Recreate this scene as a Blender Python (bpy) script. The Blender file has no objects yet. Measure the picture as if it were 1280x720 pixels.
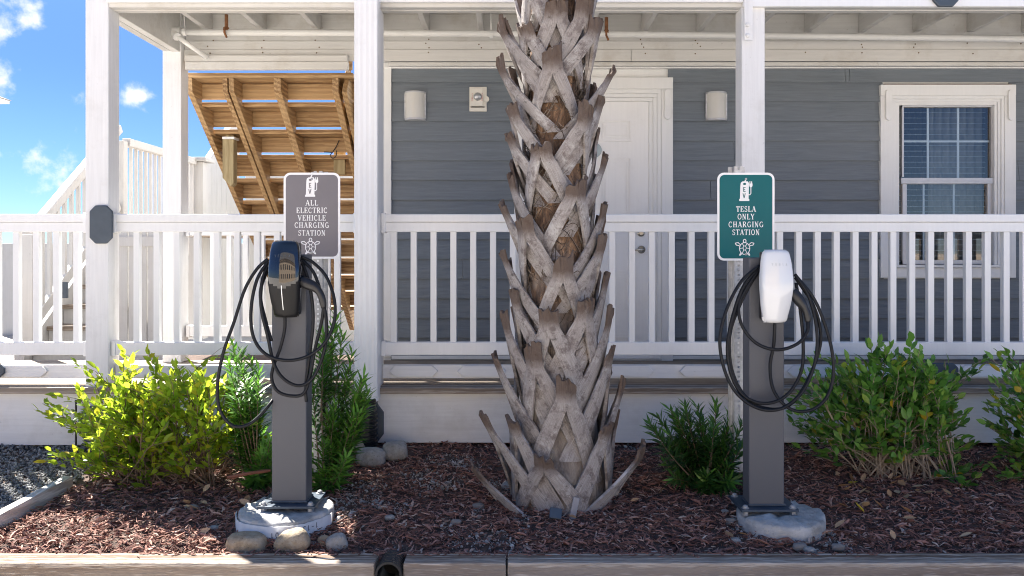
import bpy, bmesh, math, random
import numpy as np
from mathutils import Vector, Matrix
# ------------------------------------------------------------------ camera, sky, sun, exposure
scene = bpy.context.scene
COL = scene.collection
SUN_AZ, SUN_EL = math.radians(-44), math.radians(46)      # sun stands behind the house, to the left
cd = bpy.data.cameras.new('camera'); cam = bpy.data.objects.new('camera', cd); COL.objects.link(cam)
cam.location = (0, 0, 0); cam.rotation_euler = (math.radians(90), 0, 0)
cd.sensor_width = 36; cd.lens = 28.125; cd.shift_y = -45/1280; cd.clip_start = .05; cd.clip_end = 3000
scene.camera = cam
scene.view_settings.view_transform = 'Standard'; scene.view_settings.look = 'None'
scene.view_settings.gamma = 1; scene.view_settings.exposure = 2.10
scene.view_settings.use_curve_mapping = False
try:
    scene.cycles.use_denoising = True
    scene.cycles.denoiser = 'OPENIMAGEDENOISE'
except Exception: pass
scene.cycles.filter_width = 1.05; scene.cycles.max_bounces = 8; scene.cycles.diffuse_bounces = 5; scene.cycles.transparent_max_bounces = 12
w = bpy.data.worlds.new('World'); scene.world = w; w.use_nodes = True
nt = w.node_tree; N = nt.nodes; L = nt.links
bg = N['Background']; sky = N.new('ShaderNodeTexSky'); sky.sky_type = 'NISHITA'; sky.sun_disc = False
sky.sun_elevation = SUN_EL; sky.sun_rotation = SUN_AZ; sky.air_density = .75; sky.dust_density = 0.0; sky.ozone_density = 2.5
tc = N.new('ShaderNodeTexCoord')
def wmath(op, a, b=None, c=None):
    n = N.new('ShaderNodeMath'); n.operation = op
    for i, v in enumerate((a, b, c)):
        if v is None: continue
        if isinstance(v, (int, float)): n.inputs[i].default_value = v
        else: L.new(v, n.inputs[i])
    return n.outputs[0]
# clouds: soft noise puffs at a few directions of the sky, plus a thin bank near the horizon
nz = N.new('ShaderNodeTexNoise'); nz.inputs['Scale'].default_value = 16; nz.inputs['Detail'].default_value = 7; nz.inputs['Roughness'].default_value = .58
L.new(tc.outputs['Generated'], nz.inputs['Vector'])
sep = N.new('ShaderNodeSeparateXYZ'); L.new(tc.outputs['Generated'], sep.inputs[0])
total = None
for (cx, cy, rx, ry, g) in ((57, 32, 32, 26, .50), (3, 103, 16, 9, .42), (85, 117, 30, 13, .6), (172, 120, 28, 15, .62), (40, 236, 110, 13, .36), (-150, 60, 120, 60, 1), (300, -250, 200, 80, 1), (-300, 200, 160, 40, .9)):
    d = Vector(((cx-640)/1000, 1, (315-cy)/1000)); k = d.length; d.normalize()
    r = d.cross(Vector((0, 0, 1))).normalized(); u = r.cross(d).normalized()
    def dot(v):
        n = N.new('ShaderNodeVectorMath'); n.operation = 'DOT_PRODUCT'; L.new(tc.outputs['Generated'], n.inputs[0]); n.inputs[1].default_value = v
        return n.outputs['Value']
    a = wmath('MULTIPLY', dot(r), 1000/k/rx*1.0); b = wmath('MULTIPLY', dot(u), 1000/k/ry*1.0)
    q = wmath('SQRT', wmath('ADD', wmath('MULTIPLY', a, a), wmath('MULTIPLY', b, b)))
    m = wmath('MAXIMUM', wmath('SUBTRACT', 1.0, q), -3.0)
    m = wmath('MULTIPLY', m, g)
    front = wmath('GREATER_THAN', dot(d), 0.2)
    m = wmath('SUBTRACT', wmath('MULTIPLY', wmath('ADD', m, 3), front), 3)
    total = m if total is None else wmath('MAXIMUM', total, m)
dens = wmath('ADD', wmath('MULTIPLY', total, .55), wmath('MULTIPLY', wmath('SUBTRACT', nz.outputs['Fac'], .5), 2.6))
mr = N.new('ShaderNodeMapRange'); mr.interpolation_type = 'SMOOTHSTEP'; mr.clamp = True
mr.inputs['From Min'].default_value = .12; mr.inputs['From Max'].default_value = .62; L.new(dens, mr.inputs['Value'])
hs = N.new('ShaderNodeMixRGB'); hs.blend_type = 'MULTIPLY'; hs.inputs[0].default_value = 1; 
el = N.new('ShaderNodeMapRange'); el.interpolation_type = 'SMOOTHSTEP'; el.inputs['From Min'].default_value = .18; el.inputs['From Max'].default_value = .55; L.new(sep.outputs['Z'], el.inputs['Value'])
tn = N.new('ShaderNodeMixRGB'); L.new(el.outputs[0], tn.inputs[0]); tn.inputs[1].default_value = (.30, .385, .58, 1); tn.inputs[2].default_value = (.86, .92, .97, 1); L.new(tn.outputs[0], hs.inputs[2])
L.new(sky.outputs[0], hs.inputs[1])
mx = N.new('ShaderNodeMixRGB'); L.new(mr.outputs[0], mx.inputs[0]); L.new(hs.outputs[0], mx.inputs[1]); mx.inputs[2].default_value = (4.6, 4.6, 4.7, 1)
L.new(mx.outputs[0], bg.inputs['Color']); bg.inputs['Strength'].default_value = .066
sd = bpy.data.lights.new('sun', 'SUN'); so = bpy.data.objects.new('sun', sd); COL.objects.link(so)
sd.energy = 5.0; sd.angle = math.radians(.5); sd.color = (1, .95, .87)
sdir = Vector((math.sin(SUN_AZ)*math.cos(SUN_EL), math.cos(SUN_AZ)*math.cos(SUN_EL), math.sin(SUN_EL)))
so.rotation_euler = sdir.to_track_quat('Z', 'Y').to_euler()

# ------------------------------------------------------------------ helpers
R = random.Random(7)
def px(x, y, D): return Vector(((x-640)*D/1000, D, (315-y)*D/1000))
def X(x, D): return (x-640)*D/1000
def Zc(y, D): return (315-y)*D/1000
class MB:
    def __init__(s): s.v = []; s.f = []; s.uv = []; s.at = []
    def add(s, vs, fs, at=None):
        n = len(s.v); s.v += [tuple(p) for p in vs]; s.f += [tuple(i+n for i in f) for f in fs]
        if at is not None: s.at += [at]*len(vs)
        return s
    def box(s, x0, x1, y0, y1, z0, z1, at=None):
        return s.add([(x0,y0,z0),(x1,y0,z0),(x1,y1,z0),(x0,y1,z0),(x0,y0,z1),(x1,y0,z1),(x1,y1,z1),(x0,y1,z1)],
              [(3,2,1,0),(4,5,6,7),(0,1,5,4),(1,2,6,5),(2,3,7,6),(3,0,4,7)], at)
    def beam(s, a, b, wd, ht, up=(0,0,1)):          # bar from a to b, wd across, ht along up
        a, b = Vector(a), Vector(b); d = (b-a).normalized(); u = Vector(up); r = d.cross(u).normalized(); u = r.cross(d).normalized()
        vs = []
        for p in (a, b):
            for (i, j) in ((-1,-1),(1,-1),(1,1),(-1,1)): vs.append(p + r*(i*wd/2) + u*(j*ht/2))
        return s.add(vs, [(0,1,2,3)[::-1],(4,5,6,7),(0,1,5,4),(1,2,6,5),(2,3,7,6),(3,0,4,7)])
    def prism(s, poly, axis, a, b):                 # closed 2D outline swept along an axis
        n = len(poly); mk = {'x': lambda p, t: (t, p[0], p[1]), 'y': lambda p, t: (p[0], t, p[1]), 'z': lambda p, t: (p[0], p[1], t)}[axis]
        vs = [mk(p, a) for p in poly] + [mk(p, b) for p in poly]
        return s.add(vs, [tuple(range(n))[::-1], tuple(range(n, 2*n))] + [(i, (i+1) % n, n+(i+1) % n, n+i) for i in range(n)])
    def tube(s, pts, rad, seg=8, caps=True, at=None):
        pts = [Vector(p) for p in pts]; n = len(pts); rs = rad if hasattr(rad, '__len__') else [rad]*n
        t0 = (pts[1]-pts[0]).normalized(); ref = Vector((0,0,1)) if abs(t0.z) < .9 else Vector((1,0,0))
        u = t0.cross(ref).normalized(); vs = []
        for i, p in enumerate(pts):
            t = (pts[min(i+1, n-1)]-pts[max(i-1, 0)]).normalized(); u = (u - t*u.dot(t)).normalized(); v = t.cross(u)
            for k in range(seg):
                a = 2*math.pi*k/seg; vs.append(p + (u*math.cos(a)+v*math.sin(a))*rs[i])
        fs = [(i*seg+k, i*seg+(k+1) % seg, (i+1)*seg+(k+1) % seg, (i+1)*seg+k) for i in range(n-1) for k in range(seg)]
        if caps: fs += [tuple(range(seg))[::-1], tuple((n-1)*seg+k for k in range(seg))]
        return s.add(vs, fs, at)
    def lathe(s, prof, c, axis='z', seg=24):        # prof: (radius, height) list
        mk = {'z': lambda r, h, a: (c[0]+r*math.cos(a), c[1]+r*math.sin(a), c[2]+h), 'y': lambda r, h, a: (c[0]+r*math.cos(a), c[1]+h, c[2]+r*math.sin(a)),
              'x': lambda r, h, a: (c[0]+h, c[1]+r*math.cos(a), c[2]+r*math.sin(a))}[axis]
        n = len(prof); vs = [mk(r, h, 2*math.pi*k/seg) for (r, h) in prof for k in range(seg)]
        fs = [(i*seg+k, i*seg+(k+1) % seg, (i+1)*seg+(k+1) % seg, (i+1)*seg+k) for i in range(n-1) for k in range(seg)]
        fs += [tuple(range(seg))[::-1], tuple((n-1)*seg+k for k in range(seg))]
        return s.add(vs, fs)
    def build(s, name, mat, parent=None, smooth=False, bevel=0, seg=2, fixn=True):
        off = Vector((0, 0, 0)); p = parent
        while p is not None: off = off + p.location; p = p.parent
        me = bpy.data.meshes.new(name); me.from_pydata([(a-off.x, b-off.y, c-off.z) for a, b, c in s.v], [], s.f)
        if fixn:
            bm = bmesh.new(); bm.from_mesh(me); bmesh.ops.recalc_face_normals(bm, faces=bm.faces); bm.to_mesh(me); bm.free()
        if s.at:
            at = me.attributes.new('tint', 'FLOAT', 'POINT'); at.data.foreach_set('value', s.at)
        if smooth: me.polygons.foreach_set('use_smooth', [True]*len(me.polygons))
        me.materials.append(mat); o = bpy.data.objects.new(name, me); COL.objects.link(o)
        if parent: o.parent = parent
        if bevel:
            m = o.modifiers.new('edge', 'BEVEL'); m.width = bevel; m.segments = seg; m.limit_method = 'ANGLE'; m.angle_limit = math.radians(40)
            m.harden_normals = False
        return o
def tag(o, label=None, cat=None, group=None, kind=None):
    if label: o['label'] = label
    if cat: o['category'] = cat
    if group: o['group'] = group
    if kind: o['kind'] = kind
    return o
def thing(name, loc, label, cat, group=None):
    o = bpy.data.objects.new(name, None); COL.objects.link(o); o.location = loc; o.empty_display_size = .1
    return tag(o, label, cat, group)
def BX(name, mat, parent, *b, bevel=.003): return MB().box(*b).build(name, mat, parent, bevel=bevel)
def catmull(P, n=8):
    P = [Vector(p) for p in P]; Q = [P[0]*2-P[1]] + P + [P[-1]*2-P[-2]]; out = []
    for i in range(1, len(Q)-2):
        a, b, c, d = Q[i-1:i+3]
        for k in range(n):
            t = k/n; out.append(.5*((2*b)+(c-a)*t+(2*a-5*b+4*c-d)*t*t+(3*b-a-3*c+d)*t**3))
    return out + [P[-1]]
def vnoise(p, s=1.0):
    from mathutils import noise
    return noise.noise(Vector(p)*s)

# ------------------------------------------------------------------ materials
def newmat(name):
    m = bpy.data.materials.new(name); m.use_nodes = True
    return m, m.node_tree, m.node_tree.nodes['Principled BSDF']
def nd(t, kind, **kw):
    n = t.nodes.new(kind)
    for k, v in kw.items():
        if k in n.inputs: n.inputs[k].default_value = v
        else: setattr(n, k, v)
    return n
def ramp(t, fac, stops):
    r = t.nodes.new('ShaderNodeValToRGB'); e = r.color_ramp.elements
    while len(e) < len(stops): e.new(.5)
    for i, (p, c) in enumerate(stops): e[i].position = p; e[i].color = (*c, 1) if len(c) == 3 else c
    t.links.new(fac, r.inputs[0]); return r.outputs[0]
def vecmap(t, scale, loc=(0,0,0), src='Object'):
    c = t.nodes.new('ShaderNodeTexCoord'); m = t.nodes.new('ShaderNodeMapping'); m.inputs['Scale'].default_value = scale; m.inputs['Location'].default_value = loc
    t.links.new(c.outputs[src], m.inputs[0]); return m.outputs[0]
def noisen(t, vec, scale, detail=5, rough=.55, dist=0):
    n = nd(t, 'ShaderNodeTexNoise', Scale=scale, Detail=detail, Roughness=rough, Distortion=dist); t.links.new(vec, n.inputs['Vector']); return n.outputs['Fac']
def bump(t, b, h, strength=.3, dist=.01):
    n = nd(t, 'ShaderNodeBump', Strength=strength, Distance=dist); t.links.new(h, n.inputs['Height']); t.links.new(n.outputs[0], b.inputs['Normal']); return n
def mixc(t, fac, a, b, mode='MIX'):
    n = t.nodes.new('ShaderNodeMixRGB'); n.blend_type = mode
    for s, v in ((n.inputs[0], fac), (n.inputs[1], a), (n.inputs[2], b)):
        if isinstance(v, (int, float)): s.default_value = v
        elif isinstance(v, tuple): s.default_value = (*v, 1)
        else: t.links.new(v, s)
    return n.outputs[0]
def tmath(t, op, a, b):
    n = t.nodes.new('ShaderNodeMath'); n.operation = op
    for i, v in enumerate((a, b)):
        if isinstance(v, (int, float)): n.inputs[i].default_value = v
        else: t.links.new(v, n.inputs[i])
    return n.outputs[0]
def objrand(t):
    return t.nodes.new('ShaderNodeObjectInfo').outputs['Random']
STR = {'x': (.05, 1, 1), 'y': (1, .05, 1), 'z': (1, 1, .05)}
def painted(name, col, axis='x', dirt=.35, rough=.55, grain=.25, stain=(.42, .40, .36)):
    m, t, b = newmat(name); v = vecmap(t, STR[axis]); g = noisen(t, v, 55, 6, .6); v2 = vecmap(t, (1,1,1))
    s = noisen(t, v2, 3.2, 8, .68); sp = noisen(t, v2, 26, 4, .7)
    c = mixc(t, ramp(t, g, [(.3, (0,0,0)), (.7, (1,1,1))]), tuple(x*(.96 if grain < .2 else .90) for x in col), col)
    f = ramp(t, s, [(.52, (0,0,0)), (.74, (dirt,)*3)]); c = mixc(t, f, c, stain)
    f2 = ramp(t, sp, [(.66, (0,0,0)), (.74, (dirt*.8,)*3)]); c = mixc(t, f2, c, tuple(x*.6 for x in stain))
    t.links.new(c, b.inputs['Base Color']); b.inputs['Roughness'].default_value = rough
    bump(t, b, g, grain, .004); return m
WHITE = (.80, .80, .80)
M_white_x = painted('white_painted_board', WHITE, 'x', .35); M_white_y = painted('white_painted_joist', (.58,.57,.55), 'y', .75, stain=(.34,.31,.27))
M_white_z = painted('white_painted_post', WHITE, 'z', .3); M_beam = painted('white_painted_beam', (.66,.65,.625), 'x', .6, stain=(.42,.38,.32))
M_vinyl = painted('white_vinyl', (.84,.845,.845), 'z', .16, .35, .03); M_trim = painted('white_trim', (.80,.80,.785), 'z', .15, .45, .08)
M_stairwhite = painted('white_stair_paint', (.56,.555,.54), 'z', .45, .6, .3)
M_door = painted('door_white', (.86,.855,.84), 'z', .12, .45, .03)
M_pipe = painted('white_pipe', (.76,.755,.73), 'x', .35, .4, .05)
def siding():
    m, t, b = newmat('blue_grey_lap_siding'); v = vecmap(t, (.06, 1, 1)); g = noisen(t, v, 60, 7, .65, .6); v2 = vecmap(t, (1,1,1)); s = noisen(t, v2, 1.3, 5)
    c = mixc(t, ramp(t, g, [(.35, (0,0,0)), (.7, (1,1,1))]), (.126,.150,.174), (.176,.203,.229)); c = mixc(t, ramp(t, s, [(.4, (0,0,0)), (.75, (.4,.4,.4))]), c, (.20,.215,.23))
    t.links.new(c, b.inputs['Base Color']); b.inputs['Roughness'].default_value = .6; bump(t, b, g, .6, .004); return m
M_siding = siding()
def woodmat(name, c0, c1, c2, axis='x', rings=14, rough=.75, bmp=.35, greyer=None, jitter=True, stretch=.09, loc=(.13,.31,.07), dsc=8, dis=4):
    m, t, b = newmat(name); sc = {'x': (stretch, 1, 1), 'y': (1, stretch, 1), 'z': (1, 1, stretch)}[axis]
    v = vecmap(t, sc, loc)
    if jitter:
        a = t.nodes.new('ShaderNodeVectorMath'); a.operation = 'ADD'; r = objrand(t); cmb = t.nodes.new('ShaderNodeCombineXYZ')
        for i in range(3): t.links.new(tmath(t, 'MULTIPLY', r, 7.3+i*3.1), cmb.inputs[i])
        t.links.new(v, a.inputs[0]); t.links.new(cmb.outputs[0], a.inputs[1]); v = a.outputs[0]
    wv = nd(t, 'ShaderNodeTexWave', wave_type='RINGS', rings_direction=axis.upper(), Scale=rings, Distortion=dis, Detail=3); wv.inputs['Detail Scale'].default_value = dsc
    t.links.new(v, wv.inputs['Vector']); g = noisen(t, v, 90, 5, .6); lg = noisen(t, v, 4, 4)
    c = ramp(t, wv.outputs['Fac'], [(.15, c0), (.55, c1), (.9, c2)])
    c = mixc(t, ramp(t, g, [(.38, (.0,)*3), (.66, (.7,)*3)]), c, c0)
    c = mixc(t, ramp(t, lg, [(.42, (0,0,0)), (.7, (.7,)*3)]), c, greyer or c2)
    if jitter: c = mixc(t, tmath(t, 'MULTIPLY', objrand(t), .4), c, tuple(x*.6 for x in c1))
    t.links.new(c, b.inputs['Base Color']); b.inputs['Roughness'].default_value = rough
    h = tmath(t, 'ADD', wv.outputs['Fac'], g); bump(t, b, h, bmp, .004); return m
G0, G1, G2 = (.22,.12,.05), (.47,.285,.125), (.60,.40,.20)
M_gold_x = woodmat('treated_pine_across', G0, G1, G2, 'x', 9, .6, .25); M_gold_y = woodmat('treated_pine_along', G0, (.46,.29,.13), (.58,.39,.20), 'y', 9, .6, .25)
M_gold_z = woodmat('treated_pine_upright', (.26,.19,.09), (.42,.33,.17), (.50,.41,.23), 'z', 9)
M_deck = woodmat('weathered_deck_board', (.19,.145,.105), (.32,.26,.205), (.42,.36,.30), 'x', 10, .85, .4)
M_timber = woodmat('weathered_timber', (.15,.095,.06), (.45,.35,.27), (.66,.58,.49), 'x', 26, .85, .8, (.50,.43,.36), False, .05, (0,-3.415,1.335), 9, 5)
M_plank = woodmat('grey_edging_plank', (.36,.33,.30), (.54,.51,.48), (.66,.63,.60), 'y', 9)
def plain(name, col, rough=.5, metal=0, var=.15, scale=12, bmp=0, bscale=60, coat=0):
    m, t, b = newmat(name); v = vecmap(t, (1,1,1)); n = noisen(t, v, scale, 6, .6)
    c = mixc(t, ramp(t, n, [(.3, (0,0,0)), (.7, (1,1,1))]), tuple(x*(1-var) for x in col), tuple(min(1, x*(1+var)) for x in col))
    t.links.new(c, b.inputs['Base Color']); b.inputs['Roughness'].default_value = rough; b.inputs['Metallic'].default_value = metal
    b.inputs['Coat Weight'].default_value = coat
    if bmp: bump(t, b, noisen(t, v, bscale, 4, .6), bmp, .002)
    return m
M_plate = plain('blue_grey_plate', (.055,.075,.10), .45); M_pedestal = plain('grey_powder_coat', (.085,.088,.100), .6, .0, .06, 300, .25, 900)
M_base_plate = plain('dark_steel_plate', (.05,.07,.10), .5, .3); M_galv = plain('galvanised_steel', (.50,.51,.52), .42, .75, .2, 40)
M_bolt = plain('zinc_bolt', (.36,.37,.38), .5, .5); M_black = plain('black_rubber_cable', (.006,.007,.010), .5, 0, .2, 20); M_black.node_tree.nodes['Principled BSDF'].inputs['Specular IOR Level'].default_value = .3
M_blackpl = plain('black_plastic', (.015,.015,.017), .4, 0, .2, 60, .1, 700); M_corr = plain('black_corrugated_plastic', (.014,.014,.016), .38)
M_gloss = plain('black_glass', (.004,.005,.008), .03, 0, .1, 5, coat=1); M_glosswhite = plain('white_glass', (.70,.71,.72), .12, 0, .02, 5, coat=.6)
M_groundrefl = plain('painted_ground_reflection', (.008,.008,.009), .42, 0, .15, 500, .15, 900); M_groundrefl.node_tree.nodes['Principled BSDF'].inputs['Specular IOR Level'].default_value = .25
M_led = plain('light_bar_lens', (.75,.75,.75), .3); M_ghost = plain('faint_letter_grey', (.50,.52,.54), .3); M_ghostd = plain('faint_letter_silver', (.05,.07,.10), .3)
M_teal = plain('teal_sign_face', (.002,.115,.128), .4, 0, .04, 4); M_teal.node_tree.nodes['Principled BSDF'].inputs['Specular IOR Level'].default_value = .25; M_signgrey = plain('grey_sign_face', (.165,.155,.172), .4, 0, .08, 4)
M_signwhite = plain('white_sign_print', (.82,.82,.82), .4, 0, .02); M_signback = plain('aluminium_sheet', (.6,.6,.6), .4, .8)
M_dark = plain('dark_interior', (.02,.02,.022), .8); M_lens = plain('frosted_lamp_lens', (.60,.585,.54), .35, .0, .06, 3); M_beige = plain('beige_plastic', (.70,.67,.60), .45, 0, .04)
M_red = plain('red_print', (.5,.02,.02), .5); M_brass = plain('satin_nickel', (.62,.58,.50), .25, 1); M_disc = plain('pale_blue_disc', (.36,.43,.45), .45)
M_rust = plain('rusty_iron', (.23,.10,.04), .8, .2, .4, 40, .3); M_curtain = plain('dark_curtain', (.03,.028,.026), .9); M_blind = plain('white_blind_slat', (.45,.48,.48), .5)
M_curtw = plain('pale_curtain', (.27,.27,.27), .9)
M_alu = plain('window_aluminium', (.52,.52,.53), .4, .4, .08); M_marker = plain('black_marker', (.01,.01,.03), .6); M_caulk = plain('brown_gap', (.12,.07,.04), .9)
M_tan = plain('tan_stucco', (.58,.46,.34), .9, 0, .08, 2, .2, 30); M_roof = plain('grey_shingle', (.16,.15,.15), .9, 0, .2, 20); M_soil = plain('dark_soil', (.09,.060,.048), 1, 0, .5, 18, 1, 60)
M_asphalt = plain('pale_asphalt', (.50,.465,.42), .9, 0, .12, 30, .4, 200)
def concrete():
    m, t, b = newmat('rough_concrete'); v = vecmap(t, (1,1,1)); n = noisen(t, v, 9, 8, .65); n2 = noisen(t, v, 70, 6, .7)
    c = mixc(t, ramp(t, n, [(.35, (0,0,0)), (.65, (1,1,1))]), (.30,.29,.27), (.56,.55,.53)); c = mixc(t, ramp(t, n2, [(.58, (0,0,0)), (.72, (.8,.8,.8))]), c, (.18,.16,.14))
    t.links.new(c, b.inputs['Base Color']); b.inputs['Roughness'].default_value = .95; bump(t, b, tmath(t, 'ADD', n2, n), .8, .008); return m
M_conc = concrete()
M_concside = plain('concrete_form_side', (.62,.62,.62), .8, 0, .12, 14, .3, 80)
def stone(name, a, b_, c_):
    m, t, b = newmat(name); v = vecmap(t, (1,1,1)); n = noisen(t, v, 14, 8, .7); n2 = noisen(t, v, 90, 5, .7)
    c = ramp(t, n, [(.3, a), (.52, b_), (.72, c_)]); c = mixc(t, ramp(t, n2, [(.55, (0,0,0)), (.7, (.6,.6,.6))]), c, tuple(x*.45 for x in a))
    t.links.new(c, b.inputs['Base Color']); b.inputs['Roughness'].default_value = .85; bump(t, b, tmath(t, 'ADD', n, n2), .6, .008); return m
M_stone_tan = stone('tan_field_stone', (.20,.14,.085), (.36,.29,.20), (.47,.42,.34)); M_stone_grey = stone('grey_field_stone', (.19,.18,.165), (.32,.31,.29), (.44,.43,.41))
def tinted(name, stops, rough=.8, src='tint', bmp=0):
    m, t, b = newmat(name); a = t.nodes.new('ShaderNodeAttribute'); a.attribute_name = src
    c = ramp(t, a.outputs['Fac'], stops)
    v = vecmap(t, (1,1,1)); n = noisen(t, v, 120, 4, .6); c = mixc(t, ramp(t, n, [(.3, (0,)*3), (.75, (.45,)*3)]), c, tuple(x*.45 for x in stops[0][1]))
    t.links.new(c, b.inputs['Base Color']); b.inputs['Roughness'].default_value = rough
    if bmp: bump(t, b, n, bmp, .003)
    return m
M_mulch = tinted('shredded_bark', [(0, (.085,.036,.027)), (.35, (.31,.140,.100)), (.65, (.50,.265,.20)), (.86, (.60,.41,.32)), (1, (.62,.51,.42))], .85, bmp=.4)
M_gravel = tinted('grey_gravel_stone', [(0, (.10,.10,.10)), (.5, (.22,.22,.22)), (1, (.42,.42,.41))], .9)
M_sand = tinted('white_shell_sand', [(0, (.24,.22,.20)), (1, (.56,.53,.50))], .95)
def leafmat(name, stops, trans, tstr=.45, rough=.38):
    m, t, b = newmat(name); a = t.nodes.new('ShaderNodeAttribute'); a.attribute_name = 'tint'
    c = ramp(t, a.outputs['Fac'], stops); t.links.new(c, b.inputs['Base Color']); b.inputs['Roughness'].default_value = rough
    tr = t.nodes.new('ShaderNodeBsdfTranslucent'); t.links.new(mixc(t, .5, c, trans, 'MIX'), tr.inputs['Color'])
    mx = t.nodes.new('ShaderNodeMixShader'); mx.inputs[0].default_value = tstr; t.links.new(b.outputs[0], mx.inputs[1]); t.links.new(tr.outputs[0], mx.inputs[2])
    t.links.new(mx.outputs[0], t.nodes['Material Output'].inputs[0]); return m
M_leaf_gold = leafmat('lime_green_leaf', [(0, (.05,.15,.018)), (.45, (.17,.33,.028)), (.8, (.36,.48,.04)), (.95, (.40,.38,.03)), (1, (.50,.34,.02))], (.70,.80,.05), .6)
M_leaf_green = leafmat('mid_green_leaf', [(0, (.028,.095,.016)), (.5, (.10,.26,.045)), (.88, (.23,.43,.08)), (.95, (.22,.28,.04)), (1, (.55,.36,.02))], (.16,.34,.03), .38)
M_leaf_pod = leafmat('narrow_dark_leaf', [(0, (.018,.060,.018)), (.5, (.045,.125,.026)), (.85, (.12,.28,.035)), (1, (.18,.40,.05))], (.14,.34,.04), .35)
M_twig = plain('brown_twig', (.16,.11,.075), .9, 0, .3, 40); M_twigpale = plain('pale_twig', (.30,.24,.18), .9, 0, .3, 40)
M_deadleaf = tinted('dead_leaf', [(0, (.32,.17,.08)), (.5, (.52,.30,.15)), (.9, (.66,.46,.28)), (1, (.75,.52,.02))], .7)
def glassmat():
    m, t, b = newmat('window_glass'); tr = t.nodes.new('ShaderNodeBsdfTransparent'); tr.inputs[0].default_value = (.72,.80,.86,1)
    g = nd(t, 'ShaderNodeBsdfGlossy', Roughness=.02); g.inputs['Color'].default_value = (1,.86,.72,1)
    mx = t.nodes.new('ShaderNodeMixShader'); mx.inputs[0].default_value = .12
    t.links.new(tr.outputs[0], mx.inputs[1]); t.links.new(g.outputs[0], mx.inputs[2]); t.links.new(mx.outputs[0], t.nodes['Material Output'].inputs[0]); return m
M_glass = glassmat()

# ------------------------------------------------------------------ lettering made of flat strokes
def arc(cx, cy, rx, ry, a0, a1, n=10): return [(cx+rx*math.cos(math.radians(a0+(a1-a0)*i/n)), cy+ry*math.sin(math.radians(a0+(a1-a0)*i/n))) for i in range(n+1)]
T_, H_, S_ = .17, .075, .07            # thick stem, hairline, serif
def srf(x, y, w_=.30): return ([(x-w_/2, y), (x+w_/2, y)], S_)
GL = {
 'A': (.82, [([(.12,0),(.40,1)], H_), ([(.40,1),(.68,0)], T_), ([(.22,.34),(.58,.34)], H_), srf(.10,.035,.24), srf(.70,.035,.30)]),
 'L': (.70, [([(.20,0),(.20,1)], T_), ([(.08,.035),(.64,.035)], S_), ([(.63,.0),(.63,.26)], H_), srf(.20,.965)]),
 'E': (.74, [([(.20,0),(.20,1)], T_), ([(.08,.035),(.66,.035)], S_), ([(.08,.965),(.62,.965)], S_), ([(.2,.5),(.5,.5)], H_), ([(.65,0),(.65,.25)], H_), ([(.61,1),(.61,.76)], H_), ([(.5,.38),(.5,.62)], H_)]),
 'C': (.78, [(arc(.42,.5,.31,.46,60,300,12), .13), ([(.60,.98),(.60,.70)], H_), ([(.60,.10),(.68,.26)], H_)]),
 'T': (.76, [([(.38,0),(.38,1)], T_), ([(.06,.965),(.70,.965)], S_), ([(.06,1),(.06,.74)], H_), ([(.70,1),(.70,.74)], H_), srf(.38,.035)]),
 'R': (.82, [([(.20,0),(.20,1)], T_), srf(.20,.035), ([(.08,.965),(.42,.965)], S_), (arc(.40,.74,.20,.225,90,-90,8), .12), ([(.2,.515),(.42,.515)], H_), ([(.38,.5),(.68,.03)], T_), srf(.72,.035,.16)]),
 'I': (.42, [([(.21,0),(.21,1)], T_), srf(.21,.035,.34), srf(.21,.965,.34)]),
 'V': (.80, [([(.12,1),(.40,0)], T_), ([(.40,0),(.68,1)], H_), srf(.12,.965,.30), srf(.68,.965,.24)]),
 'H': (.88, [([(.20,0),(.20,1)], T_), ([(.66,0),(.66,1)], T_), ([(.2,.5),(.66,.5)], H_), srf(.2,.035), srf(.66,.035), srf(.2,.965), srf(.66,.965)]),
 'G': (.84, [(arc(.42,.5,.31,.46,60,330,12), .13), ([(.60,.98),(.60,.72)], H_), ([(.66,.05),(.66,.42)], .14), srf(.64,.42,.28)]),
 'N': (.86, [([(.18,0),(.18,1)], H_), ([(.18,1),(.66,0)], T_), ([(.66,0),(.66,1)], H_), srf(.18,.035,.26), srf(.14,.965,.20), srf(.66,.965,.26)]),
 'S': (.64, [(arc(.32,.74,.20,.22,40,270,9)+arc(.32,.26,.21,.23,90,-140,9)[1:], .12), ([(.50,.98),(.50,.74)], H_), ([(.11,.02),(.11,.28)], H_)]),
 'O': (.84, [(arc(.42,.5,.31,.46,0,360,18), .125)]),
 'Y': (.78, [([(.12,1),(.39,.45)], T_), ([(.39,.45),(.66,1)], H_), ([(.39,0),(.39,.47)], T_), srf(.12,.965,.28), srf(.66,.965,.24), srf(.39,.035)]),
 '1': (.45, [([(.10,.8),(.24,1)], .1), ([(.24,1),(.24,0)], .12)]), '3': (.6, [(arc(.28,.75,.2,.22,150,-80,8)+arc(.28,.26,.22,.24,85,-150,8), .11)]),
 '0': (.64, [(arc(.32,.5,.22,.46,0,360,16), .11)]), '-': (.6, [([(.05,.5),(.52,.5)], .1)]), 'F': (.6, [([(.2,0),(.2,1)], .14), ([(.2,.95),(.6,.95)], .12), ([(.2,.5),(.5,.5)], .12)]),
 'e': (.62, [([(.14,0),(.14,1)], .15), ([(.1,.07),(.55,.07)], .14), ([(.1,.5),(.48,.5)], .14), ([(.1,.93),(.55,.93)], .14)]), 'v': (.66, [([(.08,1),(.33,0)], .15), ([(.33,0),(.58,1)], .15)]),
}
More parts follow.
